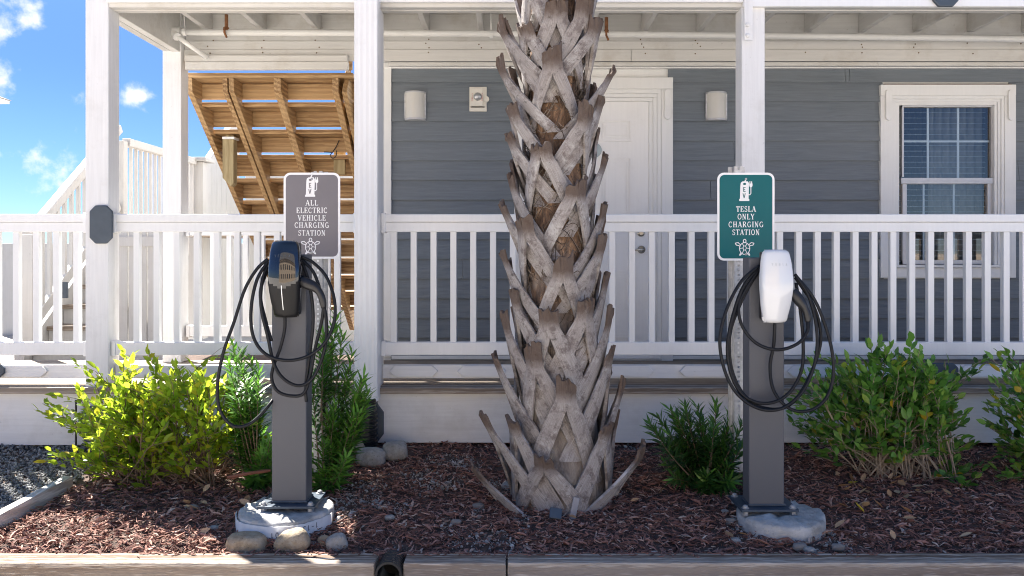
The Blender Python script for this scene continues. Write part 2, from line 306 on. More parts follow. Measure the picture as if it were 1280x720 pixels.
class Flat:                             # strokes on a plane: origin o, right vector r, up vector u, raised along n
    def __init__(s, o, r, u, n): s.o, s.r, s.u, s.n = Vector(o), Vector(r), Vector(u), Vector(n); s.mb = MB(); s.k = 0
    def _lift(s): s.k += 1; return .0008 + .00008*(s.k % 12)
    def pt(s, x, y, h): return s.o + s.r*x + s.u*y + s.n*h
    def poly(s, P, lift=None):
        h = s._lift() if lift is None else lift; n = len(P)
        s.mb.add([s.pt(x, y, h) for x, y in P] + [s.pt(x, y, .0002) for x, y in P], [tuple(range(n))] + [(i, (i+1) % n, n+(i+1) % n, n+i) for i in range(n)])
    def stroke(s, P, w_):
        for i in range(len(P)-1):
            a, b = Vector(P[i]).to_2d() if len(P[i]) == 2 else P[i], Vector(P[i+1]); d = b-a
            if d.length < 1e-9: continue
            d.normalize(); q = Vector((-d.y, d.x))*w_/2; e = d*w_*.18 if len(P) > 2 else d*0
            s.poly([tuple(a-e+q), tuple(a-e-q), tuple(b+e-q), tuple(b+e+q)])
    def text(s, txt, cx, cy, h, width=None, gap=.06):
        tot = sum(GL[c][0]+gap for c in txt)-gap; sx = h if width is None else width/tot; x = cx-tot*sx/2
        for c in txt:
            for P, w_ in GL[c][1]: s.stroke([(x+p[0]*sx, cy-h/2+p[1]*h) for p in P], w_*h*.92)
            x += (GL[c][0]+gap)*sx
# ------------------------------------------------------------------ the setting
def gz(x, y):                                    # height of the planting bed
    t = min(max((y-3.46)/1.5, 0), 1.0)
    h = -1.318 + .125*t + .02*vnoise((x*1.3, y*1.3, 4)) + .012*vnoise((x*4, y*4, 1))
    return h if y > 3.55 else h - .012
tag(MB().add([(-600,-600,-1.45),(600,-600,-1.45),(600,900,-1.45),(-600,900,-1.45)], [(0,1,2,3)]).build('ground', M_asphalt), kind='structure')
def sheet(x0, x1, y0, y1, step, f, drop=.1):
    nx, ny = int((x1-x0)/step)+1, int((y1-y0)/step)+1; mb = MB()
    vs = [(x0+(x1-x0)*i/(nx-1), y0+(y1-y0)*j/(ny-1)) for j in range(ny) for i in range(nx)]
    mb.add([(a, b, f(a, b)) for a, b in vs], [(j*nx+i, j*nx+i+1, (j+1)*nx+i+1, (j+1)*nx+i) for j in range(ny-1) for i in range(nx-1)]); return mb
tag(sheet(-5.5, 6, 3.46, 9.5, .05, lambda x, y: gz(x, y)-.006).build('planting_bed_soil', M_soil, smooth=True), kind='structure')

# ------------------------------------------------------------------ house
YW = 6.15                                        # front wall plane
house = thing('house', (2.0, YW, -1.2), 'grey blue lap sided house with white door and window behind the porch', 'house')
DX0, DX1, DZT = .018, X(840, YW), Zc(98, YW)      # outside of the door trim
WX0, WX1, WZT, WZB = X(1098, YW), X(1266, YW), Zc(107, YW), Zc(347, YW)
mb = MB(); z1 = Zc(103, YW); courses = []
ztop = [z1 + .151*k for k in range(25, -16, -1)]
for zt in ztop:
    courses.append((zt, zt+.153))
for (zb, zt) in courses:
    segs = [(-.93, 6.0)]
    def cut(segs, a, b):
        out = []
        for s0, s1 in segs:
            if b <= s0 or a >= s1: out.append((s0, s1)); continue
            if a > s0: out.append((s0, a))
            if b < s1: out.append((b, s1))
        return out
    if zb < DZT-.03: segs = cut(segs, DX0+.03, DX1-.03)
    if zb < WZT-.03 and zt > WZB+.03: segs = cut(segs, WX0+.03, WX1-.03)
    R2 = random.Random(int(zb*977)); j = R2.uniform(-.8, 5.5); j2 = R2.uniform(-.8, 5.5)
    if abs(zb-z1) < .01: j = X(1061, YW)
    segs = cut(cut(segs, j-.0016, j+.0016), j2-.0016, j2+.0016)
    for s0, s1 in segs:
        if s1-s0 < .01: continue
        pr = [(YW-.021, zb), (YW-.0225, zb+.004), (YW-.003, zt), (YW+.006, zt), (YW+.006, zb+.014), (YW-.012, zb+.013), (YW-.014, zb)]
        mb.prism([(p[0], p[1]) for p in pr], 'x', s0, s1)
mb.build('siding', M_siding, house)
MB().box(-.995, DX0+.04, YW+.008, YW+.15, -1.1, 4.25).box(DX1-.04, WX0+.04, YW+.008, YW+.15, -1.1, 4.25).box(WX1-.04, 6, YW+.008, YW+.15, -1.1, 4.25) \
  .box(DX0+.04, DX1-.04, YW+.008, YW+.15, DZT-.04, 4.25).box(WX0+.04, WX1-.04, YW+.008, YW+.15, WZT-.04, 4.25).box(WX0+.04, WX1-.04, YW+.008, YW+.15, -1.1, WZB+.04) \
  .box(-.985, -.84, YW+.152, 13, -1.1, 4.25).build('wall', M_trim, house)
rf = MB(); rf.add([(-1.4, YW-.45, 4.25), (6.4, YW-.45, 4.25), (6.4, 9.6, 5.5), (-1.4, 9.6, 5.5), (-1.4, 13.4, 4.25), (6.4, 13.4, 4.25),
                   (-1.4, YW-.45, 4.13), (6.4, YW-.45, 4.13), (6.4, 9.6, 5.35), (-1.4, 9.6, 5.35), (-1.4, 13.4, 4.13), (6.4, 13.4, 4.13)],
   [(0,1,2,3),(3,2,5,4),(7,6,9,8),(8,9,10,11),(0,6,7,1),(5,11,10,4),(0,3,9,6),(3,4,10,9),(1,7,8,2),(2,8,11,5)]); rf.build('roof', M_roof, house)
BX('corner_board', M_trim, house, X(477, YW-.03), X(489, YW-.03), YW-.034, YW+.02, -.80, Zc(83, YW))
BX('base_board', M_trim, house, X(489, YW-.03)+.002, DX0-.003, YW-.032, YW-.005, -.822, Zc(444, YW)); BX('base_board', M_trim, house, DX1+.003, 6, YW-.032, YW-.005, -.822, Zc(444, YW))
BX('frieze_board', M_trim, house, X(477, YW-.03), 6, YW-.040, YW-.002, Zc(85.5, YW-.03), Zc(78.2, YW-.03))
# door
yD = YW-.03
dr = BX('door', M_door, house, .205, X(811, YW), YW-.004, YW+.04, -.835, Zc(127, YW), bevel=.004)
d0, d1 = .205, X(811, YW)
def pan(mb, xa, xb, za, zb, y):
    for k, (i, o) in enumerate(((0, .010), (.022, .006))):
        a, b, c, d = xa+i, xb-i, za+i, zb-i; q = .011
        mb.box(a, a+q, y-o, y, c, d).box(b-q, b, y-o, y, c, d).box(a+q, b-q, y-o, y, c, c+q).box(a+q, b-q, y-o, y, d-q, d)
    mb.box(xa+.045, xb-.045, y-.006, y, za+.045, zb-.045)
pm = MB(); cxs = [(d0+.11, (d0+d1)/2-.045), ((d0+d1)/2+.045, d1-.135)]; yf = YW-.004
for xa, xb in cxs:
    pan(pm, xa, xb, Zc(177, YW), Zc(150, YW), yf); pan(pm, xa, xb, Zc(306, YW), Zc(197, YW), yf); pan(pm, xa, xb, -.66, Zc(338, YW), yf)
pm.build('door_moulding', M_door, dr)
MB().lathe([(.030, 0), (.030, -.010), (.020, -.016), (.018, -.024)], (X(801, YW), yf, Zc(291, YW)), 'y', 20).build('deadbolt', M_brass, dr, smooth=False, bevel=.002)
MB().lathe([(.030, 0), (.030, -.009), (.012, -.014), (.012, -.05)], (X(801.5, YW), yf, Zc(312, YW)), 'y', 20).tube([(X(801.5, YW), yf-.05, Zc(312, YW)), (X(797, YW), yf-.055, Zc(312, YW)), (X(790, YW), yf-.05, Zc(313, YW))], [.010,.009,.006], 10).build('handle', M_brass, dr, smooth=True)
MB().lathe([(.008, 0), (.008, -.006)], (X(740.5, YW), yf, Zc(204, YW)), 'y', 12).build('peephole', M_dark, dr)
# casing: flat outer trim, a stepped inner frame and the two hurricane clips
def casing(name, x0, x1, zt, zb, wi, mat, par, bottom=False):
    y = YW-.004
    mb = MB().box(x0, x0+wi, y-.036, y+.03, zb, zt-wi-.001).box(x1-wi, x1, y-.036, y+.03, zb, zt-wi-.001).box(x0, x1, y-.038, y+.03, zt-wi, zt)
    if bottom: mb.box(x0+wi+.001, x1-wi-.001, y-.036, y+.03, zb, zb+.075)
    mb.build(name, mat, par, bevel=.003)
casing('door_casing', DX0, DX1, DZT, -.835, .088, M_trim, house)
ia, ib, iz = DX0+.089, DX1-.089, DZT-.089
fr = MB()
for k in range(3):
    q = .030*k; o = .026-.009*k
    fr.box(ia+q, ia+q+.029, YW-.004-o, YW+.03, -.835, iz-q-.030).box(ib-q-.029, ib-q, YW-.004-o, YW+.03, -.835, iz-q-.030).box(ia+q, ib-q, YW-.005-o, YW+.03, iz-q-.029, iz-q)
fr.build('door_frame', M_trim, house, bevel=.002)
BX('threshold', M_alu, house, DX0+.09, DX1-.09, YW-.06, YW+.03, -.828, -.812)
def clip(x, zt, zb, par):
    w_ = .024; pts = [(x-w_, zb+w_)] + [(x-w_*math.cos(a), zb+w_-w_*math.sin(a)) for a in (.5, 1.1, 1.57, 2.1, 2.7)] + [(x+w_, zb+w_), (x+w_, zt-.01), (x+w_-.01, zt), (x-w_+.012, zt), (x-w_, zt-.014)]
    MB().prism(pts, 'y', YW-.041-.018, YW-.0415).build('shutter_clip', M_trim, par, bevel=.004)
clip(X(833, YW), Zc(113, YW), Zc(151, YW), house)
# window
win = MB()
a, b, zt, zb = WX0, WX1, WZT, WZB
casing('window_casing', a, b, zt, zb, .086, M_trim, house, True)
win = MB()
for k in range(3):
    q = .086+.022*k+.001; o = .030-.008*k
    win.box(a+q, a+q+.021, YW-.004-o, YW+.05, zb+.077, zt-q-.022).box(b-q-.021, b-q, YW-.004-o, YW+.05, zb+.077, zt-q-.022).box(a+q, b-q, YW-.005-o, YW+.05, zt-q-.021, zt-q)
win.box(a+.09, b-.09, YW-.06, YW-.006, zb+.078, zb+.098)
wn = win.build('window', M_trim, house, bevel=.002)
ga, gb, gt, gb_ = X(1128, YW), X(1242, YW), Zc(131, YW), zb+.10
zm = Zc(226, YW)
s1 = MB().box(ga, ga+.014, YW+.004, YW+.03, zm+.03, gt).box(gb-.014, gb, YW+.004, YW+.03, zm+.03, gt).box(ga, gb, YW+.003, YW+.031, gt-.016, gt+.02).box(ga-.01, gb+.01, YW-.004, YW+.032, zm-.022, zm+.022)
s1.box(ga+.016, gb-.016, YW-.006, YW-.0045, zm-.004, zm+.004)
s1.build('upper_sash', M_alu, wn, bevel=.002)
MB().box(ga+.006, ga+.04, YW+.010, YW+.04, gb_, zm-.022).box(gb-.04, gb-.006, YW+.010, YW+.04, gb_, zm-.022).box(ga+.006, gb-.006, YW+.009, YW+.041, gb_, gb_+.035).build('lower_sash', M_alu, wn, bevel=.002)
mt = MB(); x1_, x2_ = X(1163, YW), X(1201, YW); zmid = Zc(176, YW)
mt.box(x1_-.008, x1_+.008, YW+.036, YW+.042, zm, gt-.02).box(x2_-.008, x2_+.008, YW+.036, YW+.042, zm, gt-.02).box(ga+.01, gb-.01, YW+.034, YW+.0405, zmid-.007, zmid+.007)
x3_, x4_ = X(1159, YW), X(1197, YW)
mt.box(x3_-.007, x3_+.007, YW+.052, YW+.058, gb_+.03, zm).box(x4_-.007, x4_+.007, YW+.052, YW+.058, gb_+.03, zm)
mt.build('glazing_bar', M_trim, wn)
MB().add([(ga, YW+.026, zm), (gb, YW+.026, zm), (gb, YW+.026, gt), (ga, YW+.026, gt)], [(0,1,2,3)]).build('glass', M_glass, wn)
MB().add([(ga, YW+.034, gb_), (gb, YW+.034, gb_), (gb, YW+.034, zm), (ga, YW+.034, zm)], [(0,1,2,3)]).build('glass', M_glass, wn)
bl = MB(); k = 0; z = gb_+.02
while z < gt-.01:
    bl.add([(ga+.012, YW+.085, z), (gb-.012, YW+.085, z), (gb-.012, YW+.096, z+.0045), (ga+.012, YW+.096, z+.0045), (ga+.012, YW+.085, z+.0016), (gb-.012, YW+.085, z+.0016), (gb-.012, YW+.096, z+.006), (ga+.012, YW+.096, z+.006)],
       [(3,2,1,0),(4,5,6,7),(0,1,5,4),(1,2,6,5),(2,3,7,6),(3,0,4,7)]); z += Zc(0, YW)-Zc(7.0, YW)
bl.build('blind', M_blind, wn)
def curtain(xa, xb, mat, y, n=10):
    vs = []; fs = []
    for i in range(n*4+1):
        x = xa+(xb-xa)*i/(n*4); yy = y+.018*math.sin(i*math.pi/2)
        vs += [(x, yy, gb_-.1), (x, yy, gt+.1)]
    for i in range(n*4): fs.append((2*i, 2*i+2, 2*i+3, 2*i+1))
    m = MB().add(vs, fs).build('curtain', mat, wn, smooth=True); m.modifiers.new('t', 'SOLIDIFY').thickness = .004
curtain(X(1145, YW), X(1176, YW), M_curtain, YW+.19, 4); curtain(X(1176, YW), X(1250, YW), M_curtw, YW+.23, 7); curtain(X(1120, YW), X(1145, YW), M_curtw, YW+.23, 3)
MB().box(a-.3, b+.3, YW+.9, YW+.95, -1, 2).box(a-.35, a-.3, YW+.16, YW+.9, -1, 2).box(b+.3, b+.35, YW+.16, YW+.9, -1, 2).build('room', M_dark, wn)
clip(X(1107, YW), Zc(114, YW), Zc(152, YW), house); clip(X(1259, YW), Zc(114, YW), Zc(152, YW), house)
MB().box(a+.03, b-.03, YW-.035, YW-.004, zt+.001, zt+.007).build('head_flashing', M_caulk, house)

# ------------------------------------------------------------------ porch
YF = 4.93                                        # front face of the posts
DT = -.83                                        # deck top
porch = thing('porch', (1.0, 5.2, -1.2), 'white timber porch with boarded deck under an upper floor of joists', 'porch')
LX = -2.63; XL = -5.2; XR = 5.6
fl = MB(); y = YF-.05; wds = .14
while y < YW-.01:
    y2 = min(y+wds-.006, YW-.04); fl.box(XL, XR, y, y2, DT-.036, DT); y += wds
fl.build('deck_floor', M_deck, porch, bevel=.004)
sk = MB().box(-.826, XR, YF-.012, YF+.03, Zc(553, YF), DT-.038).box(LX+.15, -.832, YF-.010, YF+.03, Zc(553, YF), DT-.038).box(XL, LX-.003, YF-.011, YF+.03, Zc(556, YF), DT-.038); sk.build('skirt_board', M_white_x, porch, bevel=.003)
BX('under_floor_screen', M_dark, porch, XL, XR, 5.6, 5.62, -1.3, DT-.04)
def post(x, y, zb, zt, w_=.143):
    return BX('post', M_white_z, porch, x, x+w_, y, y+.14, zb, zt, bevel=.005)
post(LX, YF, Zc(556, YF), 1.95); post(X(927, YF), YF-.002, DT, Zc(8, YF)-.002); post(X(927, YF)+4.0-.6, YF, DT, 1.5)
cp = X(446, YF); post(cp, YF+.004, DT-.001, Zc(9, YF))
post(LX+.008, 6.0, DT, 2.0, .14)
# beams
bt = Zc(9, YF)
MB().box(LX+.145, XR, YF+.002, YF+.055, bt, 1.93).build('front_beam', M_beam, porch, bevel=.003); BX('front_beam', M_beam, porch, LX+.146, XR, YF+.058, YF+.11, bt-.004, 1.92)
MB().box(LX+.146, LX+.145+3.9, YF-.034, YF, Zc(2.5, YF-.03), 1.95).box(LX+.147+3.9, XR, YF-.034, YF, Zc(8.3, YF-.03), 1.95).build('fascia_board', M_vinyl, porch, bevel=.003)
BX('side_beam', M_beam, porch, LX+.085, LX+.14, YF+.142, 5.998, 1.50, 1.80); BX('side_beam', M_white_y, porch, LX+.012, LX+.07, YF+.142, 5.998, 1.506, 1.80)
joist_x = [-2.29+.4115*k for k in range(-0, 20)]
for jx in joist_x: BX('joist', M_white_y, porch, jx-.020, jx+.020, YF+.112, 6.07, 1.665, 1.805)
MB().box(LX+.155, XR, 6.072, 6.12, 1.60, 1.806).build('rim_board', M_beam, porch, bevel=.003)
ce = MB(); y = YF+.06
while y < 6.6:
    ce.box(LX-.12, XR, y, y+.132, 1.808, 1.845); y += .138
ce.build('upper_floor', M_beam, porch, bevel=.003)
# header boards under the rim at the back
yh = 6.06
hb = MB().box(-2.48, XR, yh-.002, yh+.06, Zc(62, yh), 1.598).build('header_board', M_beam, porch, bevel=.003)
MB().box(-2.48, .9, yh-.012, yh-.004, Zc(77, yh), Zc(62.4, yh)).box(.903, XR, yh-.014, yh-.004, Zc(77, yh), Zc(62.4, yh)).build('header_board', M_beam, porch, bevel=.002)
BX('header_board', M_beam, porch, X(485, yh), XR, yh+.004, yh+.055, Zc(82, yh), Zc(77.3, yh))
MB().box(X(234, yh), X(436, yh), yh-.05, yh-.014, Zc(77, yh-.05), Zc(69, yh-.05)).box(X(235, yh), X(437, yh), yh-.058, yh-.014, Zc(87, yh-.05), Zc(77.4, yh-.05)).build('stair_hanger_board', M_beam, porch, bevel=.003)
nm = MB(); rn = random.Random(8)
for jx in joist_x:
    for zz in (Zc(50, yh), Zc(55, yh), Zc(59, yh), Zc(67, yh)):
        if rn.random() < .7: nm.lathe([(.0055, 0), (.0055, -.0015)], (jx+rn.uniform(-.03, .03), yh-(.0021 if zz > Zc(62, yh) else .0143), zz+rn.uniform(-.006, .006)), 'y', 7)
tag(nm.build('nail_marks', M_caulk, porch), kind='stuff')
# curb along the deck edge with raised long hexagon plates
cb = MB()
def curb(xa, xb): cb.box(xa, xb, 5.0, 5.038, Zc(473, 5.0), Zc(456, 5.0))
curb(XL, LX-.01); curb(LX+.15, cp-.003); curb(cp+.146, X(926, YF)-.003); curb(X(956, YF)+.01, XR)
cb.build('curb_board', M_white_x, porch, bevel=.003)
for c in (-30, 28, 88, 190, 278, 366, 517, 602, 690, 787, 880, 1015, 1105, 1230, 1320):
    x0, x1 = X(c-30.5, 4.98), X(c+30.5, 4.98); za, zb_ = Zc(471.5, 4.98), Zc(457, 4.98); zm_ = (za+zb_)/2
    if x0 < LX+.15 < x1 or x0 < LX < x1: continue
    MB().prism([(x0, zm_), (x0+.038, za), (x1-.038, za), (x1, zm_), (x1-.038, zb_), (x0+.038, zb_)], 'y', 4.978, 4.9985).build('curb_panel', M_white_x, porch, bevel=.004)
def octplate(x0, x1, z0, z1, y, cx_, cz_):
    MB().prism([(x0+cx_, z0), (x1-cx_, z0), (x1, z0+cz_), (x1, z1-cz_), (x1-cx_, z1), (x0+cx_, z1), (x0, z1-cz_), (x0, z0+cz_)], 'y', y-.022, y-.001).build('octagon_plate', M_plate, porch, bevel=.006)
octplate(X(110.5, 4.9), X(139, 4.9), Zc(304.5, 4.9), Zc(256.5, 4.9), YF, .036, .036)
octplate(X(441, 4.9), X(479.5, 4.9), Zc(555, 4.9), Zc(503, 4.9), YF-.012, .045, .06)
octplate(X(98, 4.9), X(140, 4.9), Zc(553, 4.9), Zc(508, 4.9), YF-.012, .045, .06)
octplate(X(1168, 4.86), X(1201, 4.86), Zc(7, 4.86), Zc(-40, 4.86), YF-.034, .036, .04)
octplate(X(1153, 4.95), X(1199, 4.95), Zc(471, 4.95), Zc(454, 4.95), 4.975, .03, .03); octplate(X(-40, 4.95), X(4, 4.95), Zc(473, 4.95), Zc(455, 4.95), 4.975, .03, .03)
octplate(X(444, 4.92), X(474.5, 4.92), Zc(300, 4.9), Zc(260, 4.9), YF+.004, .03, .03)
st = MB().box(X(928.5, 4.92), X(939, 4.92), YF-.044, YF-.035, Zc(51, 4.9), 1.7); sp = st.build('strap', M_white_z, porch, bevel=.002)
for yy in (32, 45.5): MB().lathe([(.013, 0), (.013, -.010), (.006, -.013)], (X(933.5, 4.9), YF-.044, Zc(yy, 4.9)), 'y', 6).build('bolt', M_white_z, porch, bevel=.001)

# ------------------------------------------------------------------ railings
def railing(label, xa, xb, xs, yf, group, brackets=False, down=0):
    t = thing('porch_railing', ((xa+xb)/2, yf, DT), label, 'railing', group)
    k = yf/4.97
    zt, zc, zf = .235, .185, .125
    MB().box(xa, xb, yf-.012, yf+.058, zc, zt).build('handrail', M_vinyl, t, bevel=.006, seg=3)
    BX('handrail_base', M_vinyl, t, xa+.002, xb-.002, yf-.004, yf+.050, zf, zc-.001)
    BX('bottom_rail', M_vinyl, t, xa+.001, xb-.001, yf-.006, yf+.052, -.64, -.56, bevel=.004)
    for x in xs: BX('baluster', M_vinyl, t, x-.019, x+.019, yf+.003, yf+.041, -.561, zf+.001, bevel=.003)
    if brackets:
        for x, d in ((xa, 1), (xb, -1)):
            x0, x1 = sorted((x-.001*d, x+.026*d)); BX('bracket', M_vinyl, t, x0, x1, yf-.019, yf+.064, zf-.007, zt+.007, bevel=.006); BX('bracket', M_vinyl, t, x0, x1, yf-.013, yf+.058, -.647, -.553, bevel=.004)
    return t
gR = 'white railings round the porch'
railing('white porch railing left of the left corner post', XL, LX-.003, [X(19.3-25.15*k+75.4, 4.97) for k in range(0, 22)], 4.97, gR, True)
railing('white porch railing behind the grey sign, between corner post and downspout', LX+.146, cp-.003, [X(170+25.1*k, 4.97) for k in range(11)], 4.97, gR, True)
railing('white porch railing behind the palm trunk, in front of the door', cp+.146, X(927, YF)-.002, [X(492+24.85*k, 4.97) for k in range(18)], 4.97, gR, True)
railing('white porch railing below the window, right of the teal sign', X(956, YF)+.003, XR, [X(975.5+23.62*k, 4.97) for k in range(34)], 4.97, gR, True)
railing('white rear railing under the wooden stair, seen between the front balusters', LX+.16, X(426, 6.2), [X(246+20.5*k, 6.09)for k in range(9)], 6.07, gR, True)
railing('white rear railing of the open deck at far left', XL, -4.55, [-4.6-.125*k for k in range(5)], 6.07, gR)
# ------------------------------------------------------------------ stair seen from below
D0, Z0, RUN, RISE, NT = 6.3, 1.412, .25, .1845, 12
sx0, sx1 = -2.555, X(441, 6.3)
stair = thing('wooden_stair', (-1.9, 9.0, -.83), 'golden treated pine stair seen from below behind the grey sign', 'stair')
for i in range(0, NT):
    d, z = D0+RUN*i, Z0-RISE*i
    MB().box(sx0, sx1, d, d+.138, z-.038, z).box(sx0, sx1, d+.143, d+RUN+.022, z-.038, z).build('tread', M_gold_x, stair, bevel=.003)
    if i >= 0: BX('riser', M_gold_x, stair, sx0, sx1, d-.024, d-.002, z+.017, z+RISE-.0395, bevel=.002)
def stringer(x, w_=.038, notch=True):
    pts = []
    for i in range(0, NT):
        d, z = D0+RUN*i, Z0-RISE*i-.039
        pts += [(d-.03 if i else d+.01, z), (d+RUN-.031, z)]
    dl, zl = D0+RUN*NT-.03, Z0-RISE*(NT-1)-.039
    pts += [(dl, zl-.25)]
    sl = RISE/RUN; pts += [(D0+.02, min(Z0-.06, zl-.25 + (dl-D0-.02)*sl))]
    MB().prism(pts, 'x', x, x+w_).build('stringer', M_gold_y, stair, bevel=.002)
for x, w_ in ((-2.57, .045), (-2.285, .038), (-2.236, .040), (-1.88, .055), (-1.42, .05)): stringer(x, w_)
MB().beam((-1.315, 6.35, 1.36), (-1.315, 9.2, -.74), .04, .26).build('stringer', M_gold_y, stair, bevel=.003)
# hanging stub of a 4x4 and its block on the left stringer
MB().prism([(Zc(172, 6.75)*0+X(278, 6.75), Zc(174, 6.75)), (X(292, 6.75), Zc(174, 6.75)), (X(292, 6.75), Zc(229, 6.75)), (X(288, 6.75), Zc(233, 6.75)), (X(278, 6.75), Zc(222, 6.75))], 'y', 6.75, 6.84).build('post_stub', M_gold_z, stair, bevel=.003)
BX('blocking', M_gold_z, stair, X(284, 6.9), X(294, 6.9), 6.86, 6.95, Zc(190, 6.9), Zc(168, 6.9)); BX('blocking', M_gold_z, stair, X(417, 7.1), X(431, 7.1), 7.1, 7.14, Zc(218, 7.1), Zc(190, 7.1))
MB().box(X(278, 6.74), X(293, 6.74), 6.735, 6.86, Zc(173.8, 6.74), Zc(171, 6.74)).build('stub_cap', M_trim, stair)
tag(MB().tube(catmull([px(424, 175, 7.0), px(421, 182, 7.0), px(416, 190, 7.0), px(413, 194, 7.0), px(416, 198, 7.0), px(420, 195, 7.0), px(421, 188, 7.0)], 5), .004, 6).tube([px(405, 190, 7.0), px(416, 190.5, 7.0)], .005, 6).build('cable_tie', M_blackpl), 'black cable tie loop hanging under the wooden stair', 'cable tie')
# white boarded side screen of the stair, seen right of it
sc = thing('stair_screen', (-1.05, 7.5, -.83), 'white boarded screen beside the right edge of the wooden stair', 'screen')
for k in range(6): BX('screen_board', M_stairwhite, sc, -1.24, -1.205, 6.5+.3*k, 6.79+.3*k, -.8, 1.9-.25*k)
# ------------------------------------------------------------------ white stair at the left
ws = thing('white_stair', (-3.8, 7.6, -1.2), 'white painted stair with brown treads behind the left railing', 'stair')
wa, wb = -4.38, -3.66
for i in range(7):
    d, z = 7.31+.25*i, -.885+.185*i
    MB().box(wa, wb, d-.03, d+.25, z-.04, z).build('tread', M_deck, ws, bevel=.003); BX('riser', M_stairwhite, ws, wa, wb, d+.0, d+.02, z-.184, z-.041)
def sloped(x, w_, pts, name, mat): MB().prism(pts, 'x', x, x+w_).build(name, mat, ws, bevel=.004)
sl = .185/.25
for x in (wa-.045, wb+.005):
    sloped(x, .04, [(7.16, -1.22), (7.16, -.92), (8.95, -.92+1.79*sl), (8.95, -1.22+1.6*sl)], 'stringer', M_stairwhite)
    z7 = .355
    if x > wa: continue
    MB().beam((x+.02, 7.25, z7-.31*sl*1.0), (x+.02, 8.95, z7+1.39*sl), .09, .09).build('handrail', M_stairwhite, ws, bevel=.01)
    MB().beam((x+.02, 7.25, z7-.31*sl-.86), (x+.02, 8.95, z7+1.39*sl-.86), .05, .10).build('lower_rail', M_stairwhite, ws, bevel=.006)
    for k in range(13):
        d = 7.36+.125*k; zb = z7+(d-7.56)*sl; BX('baluster', M_stairwhite, ws, x, x+.036, d, d+.036, zb-.86, zb-.02)
    BX('newel', M_stairwhite, ws, x-.02, x+.07, 7.14, 7.23, -1.2, .20); BX('newel', M_stairwhite, ws, x-.025, x+.07, 8.97, 9.07, -1.2, 1.25)
MB().box(wa, wb, 9.08, 11.9, .20, .24).build('landing', M_deck, ws)
BX('landing_handrail', M_stairwhite, ws, wa-.05, wa+.05, 9.08, 11.0, 1.20, 1.29, bevel=.01)
MB().box(wa-.02, wa+.02, 9.08, 11.0, .25, .36).build('lower_rail', M_stairwhite, ws)
for k in range(15): BX('baluster', M_stairwhite, ws, wa-.018, wa+.018, 9.18+.125*k, 9.216+.125*k, .30, 1.21)
BX('newel', M_stairwhite, ws, wa-.09, wa+.13, 11.0, 11.2, -1.2, 1.24); BX('newel_cap', M_stairwhite, ws, wa-.16, wa+.2, 10.93, 11.27, 1.245, 1.30, bevel=.01)
BX('blue_plate', M_plate, ws, X(80, 7.4), X(91, 7.4), 7.30, 7.33, Zc(372, 7.4), Zc(352, 7.4))
us = thing('boarded_stair', (-3.6, 12, -1.2), 'white boarded stair side rising behind the porch, between rear post and wooden stair', 'stair')
o = [(11.4, .98), (12.6, 1.86), (12.6, -1.2), (11.4, -1.2)]
for k in range(9):
    a = 11.3+.20*k; zz = .92+(a-11.3)*.68; MB().prism([(a, zz), (a+.19, zz+.19*.68), (a+.19, -1.2), (a, -1.2)], 'x', -4.5+.0, -4.46).build('side_board', M_stairwhite, us, bevel=.004)
MB().beam((-4.47, 11.25, .97), (-4.47, 13.1, 2.24), .10, .12).build('handrail', M_stairwhite, us, bevel=.01)
BX('side_board', M_stairwhite, us, -4.4, -2.2, 13.2, 13.25, -1.2, 1.25)
wp = thing('board_panel', (-3.3, 7.2, -1.2), 'white boarded panel on the deck behind the railing, right of the corner post', 'panel')
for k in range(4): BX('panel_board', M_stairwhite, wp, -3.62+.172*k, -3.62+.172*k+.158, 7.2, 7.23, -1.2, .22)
BX('panel_rail', M_stairwhite, wp, -3.64, -2.93, 7.17, 7.199, .05, .14)
# white garden wall closing the view between the stairs
bw = tag(BX('boundary_wall', M_stairwhite, None, -9, -.9, 14.0, 14.15, -1.45, .15), 'low white boundary wall behind the white stair', 'wall')
for k, xx in enumerate((X(32, 6.4), X(-45, 6.4))):
    nn = tag(BX('stair_post', M_stairwhite, None, xx-.055, xx+.055, 6.4, 6.5, DT, .14), ('white square post with a round foot on the deck behind the left railing', 'white square post on the open deck just outside the left picture edge')[k], 'post')
# neighbouring house at the far left
nb = thing('neighbour_house', (-17, 16, -1.45), 'grey eaved house whose roof corner shows at the far left edge', 'house')
BX('wall', M_tan, nb, -22, -13.4, 12.4, 19.5, -1.45, 3.7); MB().box(-22.5, X(12, 20), 12, 20, Zc(130, 20), Zc(126, 20)).build('soffit', M_trim, nb)
MB().add([(-22.5, 11.9, Zc(126, 20)+.003), (X(14, 20), 11.9, Zc(126, 20)+.003), (X(14, 20), 20.05, Zc(126, 20)+.003), (-22.5, 20.05, Zc(126, 20)+.003), (-20, 14.5, 4.9), (X(14, 20)-2.5, 14.5, 4.9), (X(14, 20)-2.5, 17.5, 4.9), (-20, 17.5, 4.9)],
   [(3,2,1,0),(4,5,6,7),(0,1,5,4),(1,2,6,5),(2,3,7,6),(3,0,4,7)]).build('roof', M_roof, nb)
# house across the parking lot, behind the camera (it shows only as a reflection)
bb = thing('beige_house', (-3, -20, -1.45), 'beige stucco house across the parking lot reflected in the black charger', 'house')
BX('wall', M_tan, bb, -16, 11, -26, -19, -1.45, 5.2); MB().prism([(-26.5, 5.2), (-18.5, 5.2), (-22.5, 8.2)], 'x', -16.5, 11.5).build('roof', M_roof, bb)
for k in range(9):
    for zz in (0, 2.8): BX('window', M_dark, bb, -14.6+2.9*k, -13.4+2.9*k, -19.0, -18.94, zz-.2, zz+1.3)

